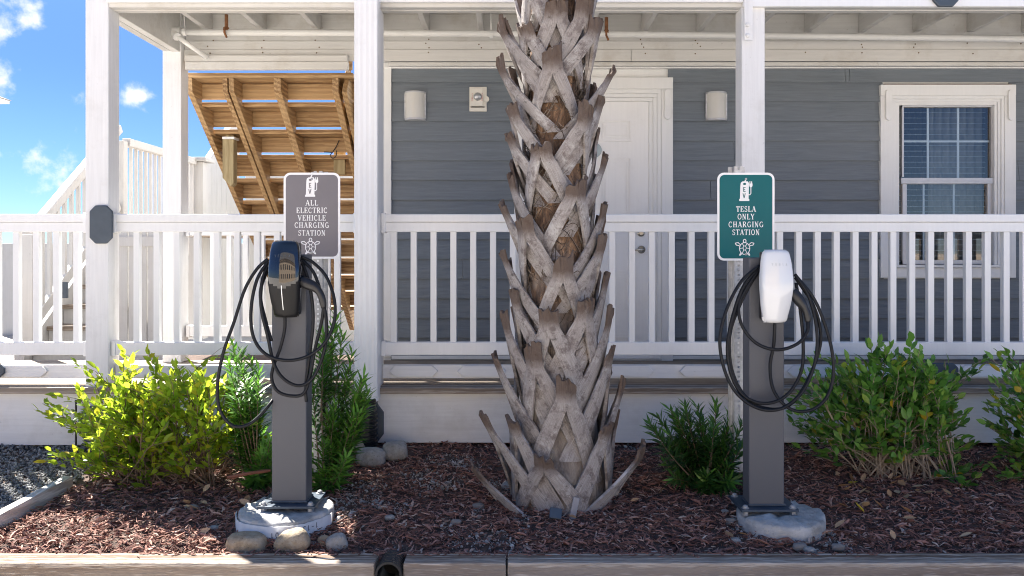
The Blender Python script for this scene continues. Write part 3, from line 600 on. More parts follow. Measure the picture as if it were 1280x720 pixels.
# ------------------------------------------------------------------ things on the porch
def sconce(cx, y0, y1, where):
    t = thing('wall_lamp', (X(cx, YW), YW-.01, Zc(y1, YW)), where, 'wall lamp', 'half round wall lamps on the siding')
    r = .078; zb, zt = Zc(y1, YW), Zc(y0, YW); x = X(cx, YW); yb = YW-.014
    arc = [(x-r*math.cos(a), yb-.075*math.sin(a)) for a in [math.pi*k/14 for k in range(15)]]
    MB().prism(arc, 'z', zb+.016, zt-.012).build('lens', M_lens, t)
    arc2 = [(x-(r+.004)*math.cos(a), yb-.080*math.sin(a)) for a in [math.pi*k/14 for k in range(15)]]
    MB().prism(arc2, 'z', zt-.0118, zt).build('top_cap', M_alu, t, bevel=.002); MB().prism(arc2, 'z', zb, zb+.0158).build('bottom_cap', M_alu, t, bevel=.002)
    for s in (-1, 1): BX('side_strip', M_galv, t, x+s*(r-.001)-.006, x+s*(r-.001)+.006, yb-.026, yb, zb+.016, zt-.012)
sconce(519.5, 116, 151.5, 'half round frosted wall lamp left of the fire alarm'); sconce(894, 116.5, 152, 'half round frosted wall lamp between the door and the white post')
fa = thing('fire_alarm', (X(597.5, YW), YW, Zc(140, YW)), 'beige square fire alarm strobe with red lettering on the siding', 'fire alarm')
def PXB(name, mat, par, xa, xb, ya, yb, y0, y1, bevel=.003): return BX(name, mat, par, X(xa, YW), X(xb, YW), y0, y1, Zc(yb, YW), Zc(ya, YW), bevel=bevel)
PXB('back_box', M_beige, fa, 587, 608.5, 109.5, 140, YW-.03, YW-.012); PXB('face', M_beige, fa, 588.5, 604, 111.5, 134, YW-.052, YW-.0305, .005)
MB().lathe([(.032, 0), (.030, -.012), (.018, -.024), (.004, -.028)], (X(597.5, YW), YW-.052, Zc(122.5, YW)), 'y', 16).build('strobe_lens', M_galv, fa, smooth=True)
MB().lathe([(.022, 0), (.022, -.03)], (X(608, YW), YW-.012, Zc(125, YW)), 'y', 14).build('side_knob', M_beige, fa)
Fa = Flat((X(597.5, YW), YW-.0521, Zc(123, YW)), (1, 0, 0), (0, 0, 1), (0, -1, 0))
for sx in (-.042, .034):
    for i, ch in enumerate('FIRE'): Fa.text(ch, sx, .024-.016*i, .012)
Fa.mb.build('red_lettering', M_red, fa, fixn=False)
rp = thing('round_plaque', (X(738, YW), YW-.006, Zc(190, YW)), 'pale blue round plaque on the white door, half hidden by the palm trunk', 'plaque')
MB().lathe([(.058, 0), (.058, -.004), (.054, -.006)], (X(742.5, YW), YW-.010, Zc(188, YW)), 'y', 28).build('disc', M_disc, rp)
Fr = Flat((X(742.5, YW), YW-.0165, Zc(188, YW)), (1, 0, 0), (0, 0, 1), (0, -1, 0)); Fr.text('S', .012, -.022, .026); Fr.mb.build('white_mark', M_signwhite, rp, fixn=False)
PXB('lower_lip', M_blackpl, fa, 588.5, 606, 134.4, 135.4, YW-.042, YW-.0305, .001)
# sprinkler pipe below the joists
pp = thing('sprinkler_pipe', (0, 5.9, 1.55), 'white overhead sprinkler pipe running under the porch joists', 'pipe')
yp = 5.88; zl, zr = Zc(40, yp), Zc(47.2, yp); pr = .0245
MB().tube([(X(219, yp), yp, zl), (1.0, yp, (zl+zr)/2+.004), (XR, yp, zr-.03)], pr, 14).build('main_pipe', M_pipe, pp, smooth=True)
MB().tube([(X(226, yp), yp, zl), (X(214, yp), yp, zl)], .036, 14).tube([(X(216, yp), yp, zl-.0), (X(220.5, yp-.05), yp-.03, zl-.045)], .032, 12).build('elbow', M_pipe, pp, smooth=False, bevel=.004)
MB().lathe([(.034, 0), (.031, -.012), (.012, -.016)], (X(213.5, yp), yp, zl), 'x', 14).build('rusty_cap', M_rust, pp)
MB().tube([(X(219, yp-.03), yp-.03, zl-.03), (X(259, 5.985), 5.99, Zc(72, 5.985))], .018, 12).build('branch_pipe', M_pipe, pp, smooth=True)
for hx_, nn in ((283, 1), (758, 1)):
    c = (X(hx_, yp), yp, zl+(zr-zl)*(hx_-219)/1000); MB().tube([(c[0], yp, c[2]+.13), (c[0], yp, c[2]+.03)], .013, 8).lathe([(.030, .012), (.012, .045)], c, 'z', 10).tube([(c[0]-.005, yp-.027, c[2]+.03), (c[0]-.004, yp-.029, c[2]-.01), (c[0]+.012, yp-.026, c[2]-.045)], .008, 6).build('sprinkler_head', M_rust, pp)
for hx_ in (231, 614):
    c = (X(hx_, yp), yp, zl+(zr-zl)*(hx_-219)/1000); MB().tube([(c[0]-.006, yp, c[2]+.22), (c[0], yp, c[2]+.03)], .006, 6).lathe([(.029, -.012), (.029, .012)], c, 'x', 14).build('pipe_hanger', M_pipe, pp)
# downspout with its corrugated adaptor
ds = thing('downspout', (X(460, 4.82), 4.82, -1.2), 'white ribbed downspout running down the middle of the porch front', 'downspout')
xa, xb = X(443.5, 4.80), X(471, 4.80); n = 9; pts = []
for k in range(n):
    x = xa+(xb-xa)*k/(n-1); pts.append((x, 4.80+(.004 if k % 2 else 0)))
MB().prism(pts + [(xb+.006, 4.812), (xb+.006, 4.90), (xa-.006, 4.90), (xa-.006, 4.812)], 'z', Zc(502, 4.8), 1.75).build('spout_pipe', M_vinyl, ds, bevel=.002)
zz = []
z = Zc(503, 4.8)
prof = [(.052, 0), (.060, -.02), (.066, -.05)]
k = 0; h = -.06
while h > -.30:
    prof += [(.062, h), (.062, h-.009), (.072, h-.013), (.072, h-.021)]; h -= .026
MB().lathe(prof[::-1], (X(457, 4.83), 4.83, z), 'z', 24).build('corrugated_adaptor', M_corr, ds)
MB().box(X(446, 4.8), X(470, 4.8), 4.795, 4.89, z-.012, z+.02).build('adaptor_collar', M_corr, ds, bevel=.004)
rb = tag(MB().tube([px(95, 500, 4.86), px(95, 556, 4.86)], .006, 8).build('ground_rod', M_blackpl), 'thin black rod standing against the left skirt board', 'rod')
def sign(px0, px1, py0, py1, D, face, lines, what, post_px, post_top, post_bot, extra, dy=0):
    cx, cz = X((px0+px1)/2, D), Zc((py0+py1)/2, D); w_, h_ = X(px1, D)-X(px0, D), Zc(py0, D)-Zc(py1, D)
    Dp = D+.012
    t = thing('parking_sign', (X(post_px, Dp), Dp, gz(X(post_px, Dp), Dp)), what, 'sign', 'charging station signs')
    def rr(a, b, r, n=6):
        P = []
        for (sx, sy, a0) in ((1, 1, 0), (-1, 1, 90), (-1, -1, 180), (1, -1, 270)):
            P += [(cx+sx*(a-r)+r*math.cos(math.radians(a0+90*i/n)), cz+sy*(b-r)+r*math.sin(math.radians(a0+90*i/n))) for i in range(n+1)]
        return P
    s = MB().prism(rr(w_/2, h_/2, .036), 'y', D, D+.003).build('sign_panel', M_signwhite, t)
    f = MB().prism(rr(w_/2-.0115, h_/2-.0115, .027), 'y', D-.0006, D-.0001).build('sign_face', face, s)
    k = w_/367.
    F = Flat((cx, D-.0004, cz), (1, 0, 0), (0, 0, 1), (0, -1, 0))
    def q0(x, y): return ((x-271.5)*k, (362-y)*k)
    q = q0
    q = lambda x, y: q0(x, y-dy)
    F.poly([q(*p) for p in ((236,160),(239,145),(250,136),(284,136),(291,150),(288,246),(293,251),(293,262),(228,262),(228,251),(233,246))])
    F.stroke([q(*p) for p in ((288,222),(297,222),(303,213),(303,172))], 5*k)
    F.poly([q(*p) for p in ((293,150),(313,150),(313,166),(307,174),(299,174),(293,166))]); F.stroke([q(297,152), q(297,136)], 5*k); F.stroke([q(308,152), q(308,136)], 5*k)
    F.stroke([q(265,136), q(272,122), q(268,130)], 7*k)
    q = q0
    for y, wd, txt in lines: F.text(txt, 0, (362-y)*k, 36*k, wd*k)
    # sea turtle in outline
    tx, ty = 263, 562
    def tq(x, y): return q(tx+x, ty+y)
    F.stroke([tq(33*math.cos(a), 4+38*math.sin(a)) for a in [2*math.pi*i/18 for i in range(19)]], 5*k)
    F.stroke([tq(11*math.cos(a), 1+15*math.sin(a)) for a in [2*math.pi*i/6 for i in range(7)]], 4*k)
    for a in range(6):
        c, s_ = math.cos(a*math.pi/3), math.sin(a*math.pi/3); F.stroke([tq(11*c, 1+15*s_), tq(31*c, 4+36*s_)], 4*k)
    F.stroke([tq(9*math.cos(a), -44+11*math.sin(a)) for a in [2*math.pi*i/10 for i in range(11)]], 5*k)
    for sg in (-1, 1):
        F.stroke([tq(sg*p[0], p[1]) for p in ((25,-18),(42,-34),(60,-30),(54,-18),(36,-14),(29,-8))], 5*k); F.stroke([tq(sg*p[0], p[1]) for p in ((17,36),(30,48),(33,46),(24,30))], 6*k)
    F.mb.build('lettering', M_signwhite, f, fixn=False)
    G = Flat((cx, D-.0022, cz), (1, 0, 0), (0, 0, 1), (0, -1, 0))
    G.text('e', 261*k-271.5*k, (362-188+dy)*k, 30*k); G.text('v', 259*k-271.5*k, (362-228+dy)*k, 30*k); G.poly([((262-271.5)*k+10*k*math.cos(a), (362-153+dy)*k+7*k*math.sin(a)) for a in [2*math.pi*i/12 for i in range(12)]])
    G.mb.build('pump_letters', face, f, fixn=False)
    # perforated square post
    xp = X(post_px, Dp); wp = .022; z0, z1 = Zc(post_bot, Dp), Zc(post_top, Dp)
    fl = MB(); nh = int((z1-z0)/.0254)
    hw = .0055
    fl.box(xp-wp, xp-hw, Dp-.004, Dp-.0005, z0, z1).box(xp+hw, xp+wp, Dp-.004, Dp-.0005, z0, z1)
    for i in range(nh): fl.box(xp-hw+.0002, xp+hw-.0002, Dp-.004, Dp-.0005, z0+.0254*i, z0+.0254*i+.0145)
    fl.box(xp-wp, xp-wp+.003, Dp, Dp+.04, z0, z1).box(xp+wp-.003, xp+wp, Dp, Dp+.04, z0, z1)
    fl.box(xp-wp-.022, xp-wp-.001, Dp+.037, Dp+.041, z0, z1).box(xp+wp+.001, xp+wp+.022, Dp+.037, Dp+.041, z0, z1)
    fl.build('sign_post', M_galv, t)
    for yy in (py0+8, py1-8): MB().lathe([(.007, 0), (.006, -.004)], (cx-(0 if extra else 0), D-.0006, Zc(yy, D)), 'y', 6).build('bolt', M_bolt, t)
sign(354.5, 425.2, 215.8, 323.5, 4.2, M_signgrey, ((280-2,84,'ALL'),(329-2,203,'ELECTRIC'),(378-2,183,'VEHICLE'),(426-3,226,'CHARGING'),(476-3,178,'STATION')), 'grey parking sign for all electric vehicles behind the black charger', 397.5, 214, 590, 0, 23)
sign(896.6, 968.2, 215.8, 325.8, 4.2, M_teal, ((313,128,'TESLA'),(362,110,'ONLY'),(412,226,'CHARGING'),(462,177,'STATION')), 'teal parking sign on a perforated steel post beside the white charger', 923, 208, 590, 1)

# ------------------------------------------------------------------ charging stations
def footing(cx, cy, zt, r, what, seed, writing=False):
    t = thing('concrete_footing', (cx, cy, zt-.2), what, 'concrete footing')
    rr_ = random.Random(seed); n = 48; rings = []
    mb = MB(); prof = [(r*1.0, -.25), (r*1.0, -.02), (r*.985, -.006), (r*.95, 0), (r*.7, .004), (r*.4, .003), (r*.1, .002)]
    for (q, h) in prof:
        for k in range(n):
            a = 2*math.pi*k/n; e = 1+.07*vnoise((math.cos(a)*2, math.sin(a)*2, seed)) + (.03 if writing else .075)*vnoise((math.cos(a)*6, math.sin(a)*6, seed+h*9))
            mb.v.append((cx+q*e*math.cos(a), cy+q*e*math.sin(a), zt+h+((.012 if writing else .022)*vnoise((q*30*math.cos(a), q*30*math.sin(a), seed)) if h > -.1 else 0)))
    m = len(prof)
    mb.f += [(i*n+k, i*n+(k+1) % n, (i+1)*n+(k+1) % n, (i+1)*n+k) for i in range(m-1) for k in range(n)] + [tuple((m-1)*n+k for k in range(n))]
    mb.build('concrete_block', M_conc, t, smooth=True)
    if writing:
        sl = MB(); a0 = math.radians(185); a1 = math.radians(352); vs = []; fs = []
        for k in range(41):
            a = a0+(a1-a0)*k/40
            e = 1+.07*vnoise((math.cos(a)*2, math.sin(a)*2, seed))+.04
            for h in (-.2, -.012-.01*abs(vnoise((k*.7, 2, 3)))): vs.append((cx+r*e*math.cos(a), cy+r*e*math.sin(a), zt+h))
        sl.add(vs, [(2*k, 2*k+2, 2*k+3, 2*k+1) for k in range(40)]); o = sl.build('form_tube', M_concside, t, smooth=True); o.modifiers.new('t', 'SOLIDIFY').thickness = .004
        for txt, ang in (('1', 322), ('-', 316.0), ('1', 310.5), ('3', 305.5), ('0', 299.5), ('0', 276.5), ('1', 271)):
            a = math.radians(ang); e = 1+.05*vnoise((math.cos(a)*2, math.sin(a)*2, seed))*1.4+.062
            F = Flat((cx+r*e*math.cos(a), cy+r*e*math.sin(a), zt-.035-.018*max(0, 300-ang)/30), (math.sin(a), -math.cos(a), 0), (0, 0, -1), (math.cos(a), math.sin(a), 0)); F.text(txt, 0, 0, .024); F.mb.build('marker_writing', M_marker, o, fixn=False)
def pedestal(xa, xb, yf, zb, zt, what):
    t = thing('charger_pedestal', ((xa+xb)/2, yf+.08, zb), what, 'pedestal', 'steel pedestals of the chargers')
    BX('column', M_pedestal, t, xa, xb, yf, yf+.11, zb+.012, zt, bevel=.006)
    p = BX('base_plate', M_base_plate, t, xa-.052, xb+.052, yf-.055, yf+.175, zb-.002, zb+.011, bevel=.003)
    MB().box(xa-.006, xb+.006, yf-.006, yf+.116, zb+.0112, zb+.022).build('weld_collar', M_base_plate, t, bevel=.004)
    for sx in (xa-.028, xb+.028):
        for sy in (yf-.033, yf+.150):
            MB().lathe([(.015, -.022), (.015, -.003)], (sx, sy, zb), 'z', 6).lathe([(.018, .0115), (.018, .014), (.012, .015), (.012, .023), (.007, .027)], (sx, sy, zb), 'z', 12).build('anchor_nut', M_bolt, t)
    return t
def shell(cx, yb, z0, z1, mat, matlow, yaw, parent, vline):
    H = z1-z0; nu, nv = 22, 34; prof = [(0, .0565), (.02, .060), (.25, .0715), (.5, .0775), (.62, .0775), (.85, .0705), (.97, .0635), (1, .0600)]
    def hw(v):
        for (a, p), (b, q) in zip(prof, prof[1:]):
            if v <= b: return p+(q-p)*(v-a)/(b-a)
        return prof[-1][1]
    def dep(u, v):
        e = 0.092 + .016*math.sin(min(v/.95, 1)*math.pi)*1.0 - .020*u*u
        vl = .47-.10*(1-abs(u))                 # chin below a V crease
        if v < vl: e -= .055*(vl-v)
        if v > .86: e -= .045*(v-.86)**1.3*4*.3
        ed = max(0, abs(u)-.86)/.14; e -= .012*ed**2; ev = max(0, v-.955)/.045; e -= .012*ev**2; eb = max(0, .03-v)/.03; e -= .008*eb**2
        return e
    top = MB(); low = MB(); V = []
    for j in range(nv+1):
        v = j/nv
        for i in range(nu+1):
            u = -1+2*i/nu
            rc = 1.0
            cr = .10
            if v > 1-cr*.55: rc = 1-.16*((v-(1-cr*.55))/(cr*.55))**2.2
            if v < .04: rc = 1-.10*((.04-v)/.04)**2
            V.append(Vector((u*hw(v)*rc, -dep(u, v), z0+v*H)))
    rim = [i for i in range(nu+1)] + [j*(nu+1)+nu for j in range(1, nv+1)] + [nv*(nu+1)+i for i in range(nu-1, -1, -1)] + [j*(nu+1) for j in range(nv-1, 0, -1)]
    base = len(V)
    for k in rim: V.append(Vector((V[k].x*.985, -.045, V[k].z+(0.002 if V[k].z < (z0+z1)/2 else -.002))))
    c, s_ = math.cos(yaw), math.sin(yaw); W = [Vector((cx+p.x*c-p.y*s_, yb+p.x*s_+p.y*c, p.z)) for p in V]
    F = [(j*(nu+1)+i, j*(nu+1)+i+1, (j+1)*(nu+1)+i+1, (j+1)*(nu+1)+i) for j in range(nv) for i in range(nu)]
    nR = len(rim); F += [(rim[k], rim[(k+1) % nR], base+(k+1) % nR, base+k) for k in range(nR)]
    o = MB().add(W, F).build('front_cover', mat, parent, smooth=True)
    def surf(u, v, lift=.0005):
        p = Vector((u*hw(v), -dep(u, v)-lift, z0+v*H)); return Vector((cx+p.x*c-p.y*s_, yb+p.x*s_+p.y*c, p.z))
    if matlow:                                   # ground reflection painted as a duller black below the crease
        o.data.materials.append(matlow)
        for p in o.data.polygons:
            if p.index < nu*nv:
                j, i = divmod(p.index, nu); u = -1+2*(i+.5)/nu; v = (j+.5)/nv
                if v < vline(u): p.material_index = 1
    return o, surf
def charger(cx, yb, z0, z1, cover, low, what, ghost, yaw, pieces, cable_paths, handle, led):
    t = thing('ev_charger', (cx, yb, z0), what, 'ev charger', 'wall chargers on pedestals')
    c, s_ = math.cos(yaw), math.sin(yaw)
    bb_ = MB().box(-.060, .060, -.0435, -.001, z0+.012, z1-.010); bb_.v = [(cx+x*c-y*s_, yb+x*s_+y*c, z) for x, y, z in bb_.v]; bb_.build('back_housing', M_blackpl, t, bevel=.008)
    o, surf = shell(cx, yb, z0, z1, cover, low, yaw, t, lambda u: .47-.10*(1-abs(u)))
    a, b_ = surf(-.45, .815), surf(.45, .815); H = z1-z0
    r = (b_-a).normalized(); u = (surf(0, .85)-surf(0, .78)).normalized(); n = r.cross(u); n = -n if n.y > 0 else n
    for i, ch in enumerate('TESLA'):
        p = surf(-.46+.23*i, .80, .0002); F = Flat(p, r, u, n); F.text(ch, 0, 0, .0115); F.mb.build('cover_letter', ghost, o, fixn=False)
    if led:
        v0, v1 = .10, .42; q = []
        for k in range(7):
            v = v0+(v1-v0)*k/6; q += [surf(-.028, v, .0012), surf(.028, v, .0012)]
        m = MB().add(q, [(2*k, 2*k+1, 2*k+3, 2*k+2) for k in range(6)]).build('light_bar', M_led, o)
    for k, P in enumerate(cable_paths):
        MB().tube(catmull(P, 9), .0078, 10).build('cable', M_black, t, smooth=True)
    P = catmull(handle, 6); n_ = len(P)
    MB().tube(P, [.017+.010*math.sin(math.pi*min(1, (i/n_)*1.3+.25)) if i < n_*.8 else .017-.006*(i/n_-.8)/.2 for i in range(n_)], 14).build('plug_handle', M_blackpl, t, smooth=True)
    return t
def zpath(pts, ox, oy, sc, d0, d1=None):
    n = len(pts); d1 = d0 if d1 is None else d1
    out = []
    for i, p in enumerate(pts):
        D = (p[2] if len(p) > 2 else d0+(d1-d0)*i/(n-1)); out.append(px(ox+p[0]/sc, oy+p[1]/sc, D))
    return out
def gzp(xp, D): return gz(X(xp, D), D)
# the black one
yf = 3.80; ZB = Zc(634, yf-.03)
pedestal(X(339.5, yf), X(383, yf), yf, ZB, Zc(318, yf), 'grey steel pedestal carrying the black charger')
footing(X(357, 3.83), 3.835, ZB-.022, .222, 'round concrete footing with marker writing, ringed by stones', 3, True)
c1 = lambda p, a, b=None: zpath(p, 250, 200, 2.12, a, b)
paths = [c1([(180,262,3.77),(150,290,3.755),(118,345,3.74),(90,430,3.73),(62,510,3.72),(47,590,3.72),(52,660,3.72),(85,703,3.73),(125,702,3.75),(160,676,3.77),(190,640,3.80),(215,600,3.93)], 3.72),
 c1([(182,266,3.77),(150,320,3.74),(135,400,3.725),(142,470,3.72),(175,515,3.715),(230,531,3.71),(285,520,3.715),(330,485,3.72),(355,430,3.73),(356,370,3.74),(335,310,3.76),(300,272,3.775),(268,256,3.775)], 3.72),
 c1([(184,270,3.775),(165,320,3.745),(162,390,3.73),(180,470,3.735),(196,540,3.735),(222,580,3.73),(262,598,3.73),(298,578,3.735),(325,520,3.74),(336,450,3.745),(325,370,3.75),(302,300,3.765),(268,262,3.78)], 3.72),
 c1([(225,408,3.76),(224,450,3.765),(212,500,3.765),(195,545,3.752),(190,580,3.745),(205,612,3.74),(240,625,3.74),(275,618,3.745),(292,570,3.75),(305,500,3.755),(322,430,3.755),(328,385,3.745)], 3.72),
 c1([(186,274,3.78),(160,350,3.755),(175,430,3.75),(190,480,3.75)], 3.75),
 c1([(268,262,3.785),(290,330,3.765),(300,420,3.765),(290,520,3.765),(280,600,3.76),(282,640,3.765)], 3.76)]
charger(X(356, 3.72), yf-.001, Zc(397.5, 3.71), Zc(300.5, 3.71), M_gloss, M_groundrefl, 'glossy black wall charger on the pedestal with looped cables', M_ghostd, math.radians(-4), None, paths,
    c1([(262,318,3.76),(285,328,3.75),(308,340,3.745),(322,362,3.742),(328,392,3.745)], 3.7), True)
# the white one
ZB2 = Zc(638, yf-.03)
pedestal(X(936.5, yf), X(980.5, yf), yf, ZB2, Zc(322, yf), 'grey steel pedestal carrying the white charger')
footing(X(974, 3.82), 3.80, ZB2-.022, .205, 'round broken concrete footing under the right pedestal', 11)
c2 = lambda p, a, b=None: zpath(p, 880, 290, 3.0, a, b)
paths = [c2([(208,126,3.77),(140,185,3.75),(85,290,3.73),(60,400,3.72),(72,500,3.715),(108,585,3.71),(165,642,3.705),(235,668,3.70),(305,655,3.70),(375,590,3.71),(418,480,3.72),(422,360,3.73),(392,240,3.75),(342,160,3.775)], 3.7),
 c2([(208,132,3.775),(150,200,3.755),(112,300,3.74),(88,420,3.73),(98,520,3.725),(135,600,3.72),(195,638,3.72),(262,638,3.72),(322,600,3.725),(365,520,3.735),(372,420,3.745),(362,300,3.755),(345,190,3.775)], 3.7),
 c2([(210,138,3.775),(162,205,3.76),(131,270,3.745),(140,345,3.73),(185,408,3.715),(245,438,3.71),(305,438,3.71),(360,412,3.715),(388,370,3.725),(390,335,3.735)], 3.7),
 c2([(265,340,3.76),(262,420,3.765),(248,500,3.765),(258,585,3.745),(298,645,3.715),(350,672,3.705),(410,664,3.705),(460,620,3.71),(484,545,3.715),(482,460,3.72),(458,360,3.735),(412,250,3.75),(340,158,3.775)], 3.7),
 c2([(209,140,3.78),(155,230,3.765),(102,360,3.75),(96,460,3.745),(112,540,3.742),(150,610,3.74),(210,655,3.735),(290,662,3.73),(350,620,3.73),(405,520,3.74),(438,400,3.745),(412,280,3.76),(342,170,3.78)], 3.7)]
charger(X(970.5, 3.72), yf-.001, Zc(404.5, 3.71), Zc(312, 3.71), M_glosswhite, None, 'glossy white wall charger on the pedestal with looped cables', M_ghost, math.radians(5), None, paths,
    c2([(330,222,3.76),(352,250,3.75),(372,278,3.742),(386,305,3.738),(390,338,3.735)], 3.7), False)

# ------------------------------------------------------------------ palm
palm = thing('palm_tree', (.25, 4.15, -1.3), 'sabal palm trunk clad in criss-cross grey leaf bases', 'palm tree')
PY = 4.15
def pcx(z): return X(692, PY) + .04*(1.3-z)/2.6
def pR(z):
    return float(np.interp(z, (-1.3, -1.2, -.98, -.42, .06, .38, 1.08, 4), (.255, .235, .200, .163, .140, .128, .122, .12)))
def trunkmat():
    m, t, b = newmat('palm_trunk_fibre'); v = vecmap(t, (1, 1, .35)); n = noisen(t, v, 26, 8, .7, .5); v2 = vecmap(t, (1,1,1)); n2 = noisen(t, v2, 9, 5, .6)
    g = t.nodes.new('ShaderNodeTexCoord'); s = t.nodes.new('ShaderNodeSeparateXYZ'); t.links.new(g.outputs['Object'], s.inputs[0])
    f = t.nodes.new('ShaderNodeMapRange'); f.inputs['From Min'].default_value = .55; f.inputs['From Max'].default_value = 1.6; t.links.new(s.outputs['Z'], f.inputs['Value'])
    brown = ramp(t, n, [(.34, (.035,.022,.015)), (.54, (.20,.11,.06)), (.64, (.46,.27,.14)), (.82, (.56,.42,.28))]); grey = ramp(t, n, [(.28, (.11,.09,.075)), (.5, (.25,.21,.18)), (.7, (.40,.36,.31))])
    c = mixc(t, tmath(t, 'MULTIPLY', ramp(t, tmath(t, 'ADD', f.outputs[0], tmath(t, 'MULTIPLY', tmath(t, 'SUBTRACT', n2, .5), 1.6)), [(.2, (0,0,0)), (.7, (1,1,1))]), .9), grey, brown)
    t.links.new(c, b.inputs['Base Color']); b.inputs['Roughness'].default_value = .95; bump(t, b, n, .9, .02); return m
def bootmat():
    m, t, b = newmat('weathered_leaf_base'); u = t.nodes.new('ShaderNodeUVMap'); mp = t.nodes.new('ShaderNodeMapping'); mp.inputs['Scale'].default_value = (9, .9, 1); t.links.new(u.outputs[0], mp.inputs[0])
    ad = t.nodes.new('ShaderNodeVectorMath'); ad.operation = 'ADD'; cmb = t.nodes.new('ShaderNodeCombineXYZ'); t.links.new(tmath(t, 'MULTIPLY', objrand(t), 37), cmb.inputs[0]); t.links.new(tmath(t, 'MULTIPLY', objrand(t), 17), cmb.inputs[1]); t.links.new(mp.outputs[0], ad.inputs[0]); t.links.new(cmb.outputs[0], ad.inputs[1])
    st = noisen(t, ad.outputs[0], 6, 7, .65, .3); v = vecmap(t, (1,1,1)); bl = noisen(t, v, 16, 8, .72); sp = noisen(t, v, 75, 6, .75)
    c = ramp(t, st, [(.28, (.13,.11,.105)), (.5, (.38,.345,.325)), (.70, (.60,.565,.54))])
    c = mixc(t, ramp(t, bl, [(.50, (0,0,0)), (.62, (.8,)*3)]), c, (.125,.095,.088)); c = mixc(t, tmath(t, 'MULTIPLY', objrand(t), .35), c, (.24,.205,.195)); c = mixc(t, ramp(t, sp, [(.62, (0,0,0)), (.70, (.6,)*3)]), c, (.60,.59,.57)); c = mixc(t, ramp(t, noisen(t, v, 11, 9, .78, .4), [(.55, (0,0,0)), (.66, (.8,)*3)]), c, (.57,.55,.53))
    c = mixc(t, ramp(t, noisen(t, v, 34, 6, .7), [(.60, (0,0,0)), (.70, (.75,)*3)]), c, (.05,.042,.038))
    sv = t.nodes.new('ShaderNodeSeparateXYZ'); t.links.new(u.outputs[0], sv.inputs[0])
    c = mixc(t, ramp(t, tmath(t, 'ADD', sv.outputs[1], tmath(t, 'MULTIPLY', tmath(t, 'SUBTRACT', bl, .5), .25)), [(.05, (.85,)*3), (.17, (0,0,0))]), c, (.085,.05,.032))
    t.links.new(c, b.inputs['Base Color']); b.inputs['Roughness'].default_value = .9; bump(t, b, tmath(t, 'ADD', st, tmath(t, 'MULTIPLY', sp, .8)), .75, .008); return m
M_boot = bootmat(); M_trunk = trunkmat(); M_fibre = tinted('palm_fibre', [(0, (.05,.032,.022)), (.5, (.14,.10,.07)), (1, (.33,.27,.21))], .95)
mb = MB(); n = 48; zs = [-1.4+.04*i for i in range(128)]
for z in zs:
    for k in range(n):
        a = 2*math.pi*k/n; r = pR(z)*(1+.05*vnoise((math.cos(a)*3, math.sin(a)*3, z*4))+.02*vnoise((math.cos(a)*9, math.sin(a)*9, z*9)))
        mb.v.append((pcx(z)+r*math.cos(a), PY+r*math.sin(a), z))
mb.f = [(i*n+k, i*n+(k+1) % n, (i+1)*n+(k+1) % n, (i+1)*n+k) for i in range(len(zs)-1) for k in range(n)]
mb.build('trunk', M_trunk, palm, smooth=True)
def boot(th, zt, out, Lh, stub, rnd, spread=.165, tw=None):
    """leaf base: a stub that splits into two legs running down and round the trunk; th is measured from the camera side"""
    ns, nu = 18, 4; V = []; UV = []; ws = rnd.uniform(.034, .042)
    sp = spread*rnd.uniform(.9, 1.12); so_ = rnd.uniform(.16, .27); lean = rnd.gauss(0, .03) if tw is None else tw; cut = rnd.uniform(-.035, .035); prot = rnd.uniform(0, .05)
    F = []
    def P(a, z, r):
        t = th + a/r; return (pcx(z)+r*math.sin(t), PY-r*math.cos(t), z)
    for i in range(ns+1):
        s = i/ns; z = zt - Lh*s; R0 = pR(z)
        lift = .008 + out*max(0, 1-s*1.02)**1.25 + .022*(1-s)
        cen = lean*(1-s)
        outer = ws*(.8+.45*min(1, s/.22)) + sp*.98*max(0, (s-.09)); inner = 0 if s < so_ else (sp*(.80 if sp < .185 else .60))*((s-so_)/(1-so_))**1.0
        outer = max(outer, inner+.05)
        for side in (-1, 1):
            for k in range(nu+1):
                q = k/nu; a = cen + side*(inner+(outer-inner)*q)
                rid = .006*(1-q**2) if s < so_ else .004*(1-(2*q-1)**2)+.006*(1-q)*(1-s)
                jz = (rnd.uniform(-.016, .018)+cut*side*q+prot if i == 0 else 0)
                V.append(P(a, z+jz, R0+lift+rid-.008*q+(.012*rnd.random() if i == 0 else 0))); UV.append((side*(.5+q) if True else 0, s*Lh*2.2+.0))
    w_ = 2*(nu+1)
    for i in range(ns):
        for sd_ in range(2):
            for k in range(nu):
                a = i*w_+sd_*(nu+1)+k; f = (a, a+1, a+w_+1, a+w_); F.append(f if sd_ else f[::-1])
    me = bpy.data.meshes.new('leaf_base'); off = palm.location
    me.from_pydata([(x-off.x, y-off.y, z-off.z) for x, y, z in V], [], F)
    uvl = me.uv_layers.new(name='UVMap'); 
    for lp in me.loops: uvl.data[lp.index].uv = UV[lp.vertex_index]
    me.materials.append(M_boot)
    # join the two halves along the stub so that it is one solid piece
    bm = bmesh.new(); bm.from_mesh(me); bmesh.ops.remove_doubles(bm, verts=bm.verts, dist=.0004); bmesh.ops.recalc_face_normals(bm, faces=bm.faces); 
    bm.to_mesh(me); bm.free()
    o = bpy.data.objects.new('leaf_base', me); COL.objects.link(o); o.parent = palm
    m = o.modifiers.new('t', 'SOLIDIFY'); m.thickness = rnd.uniform(.011, .017); m.offset = -1
    return o
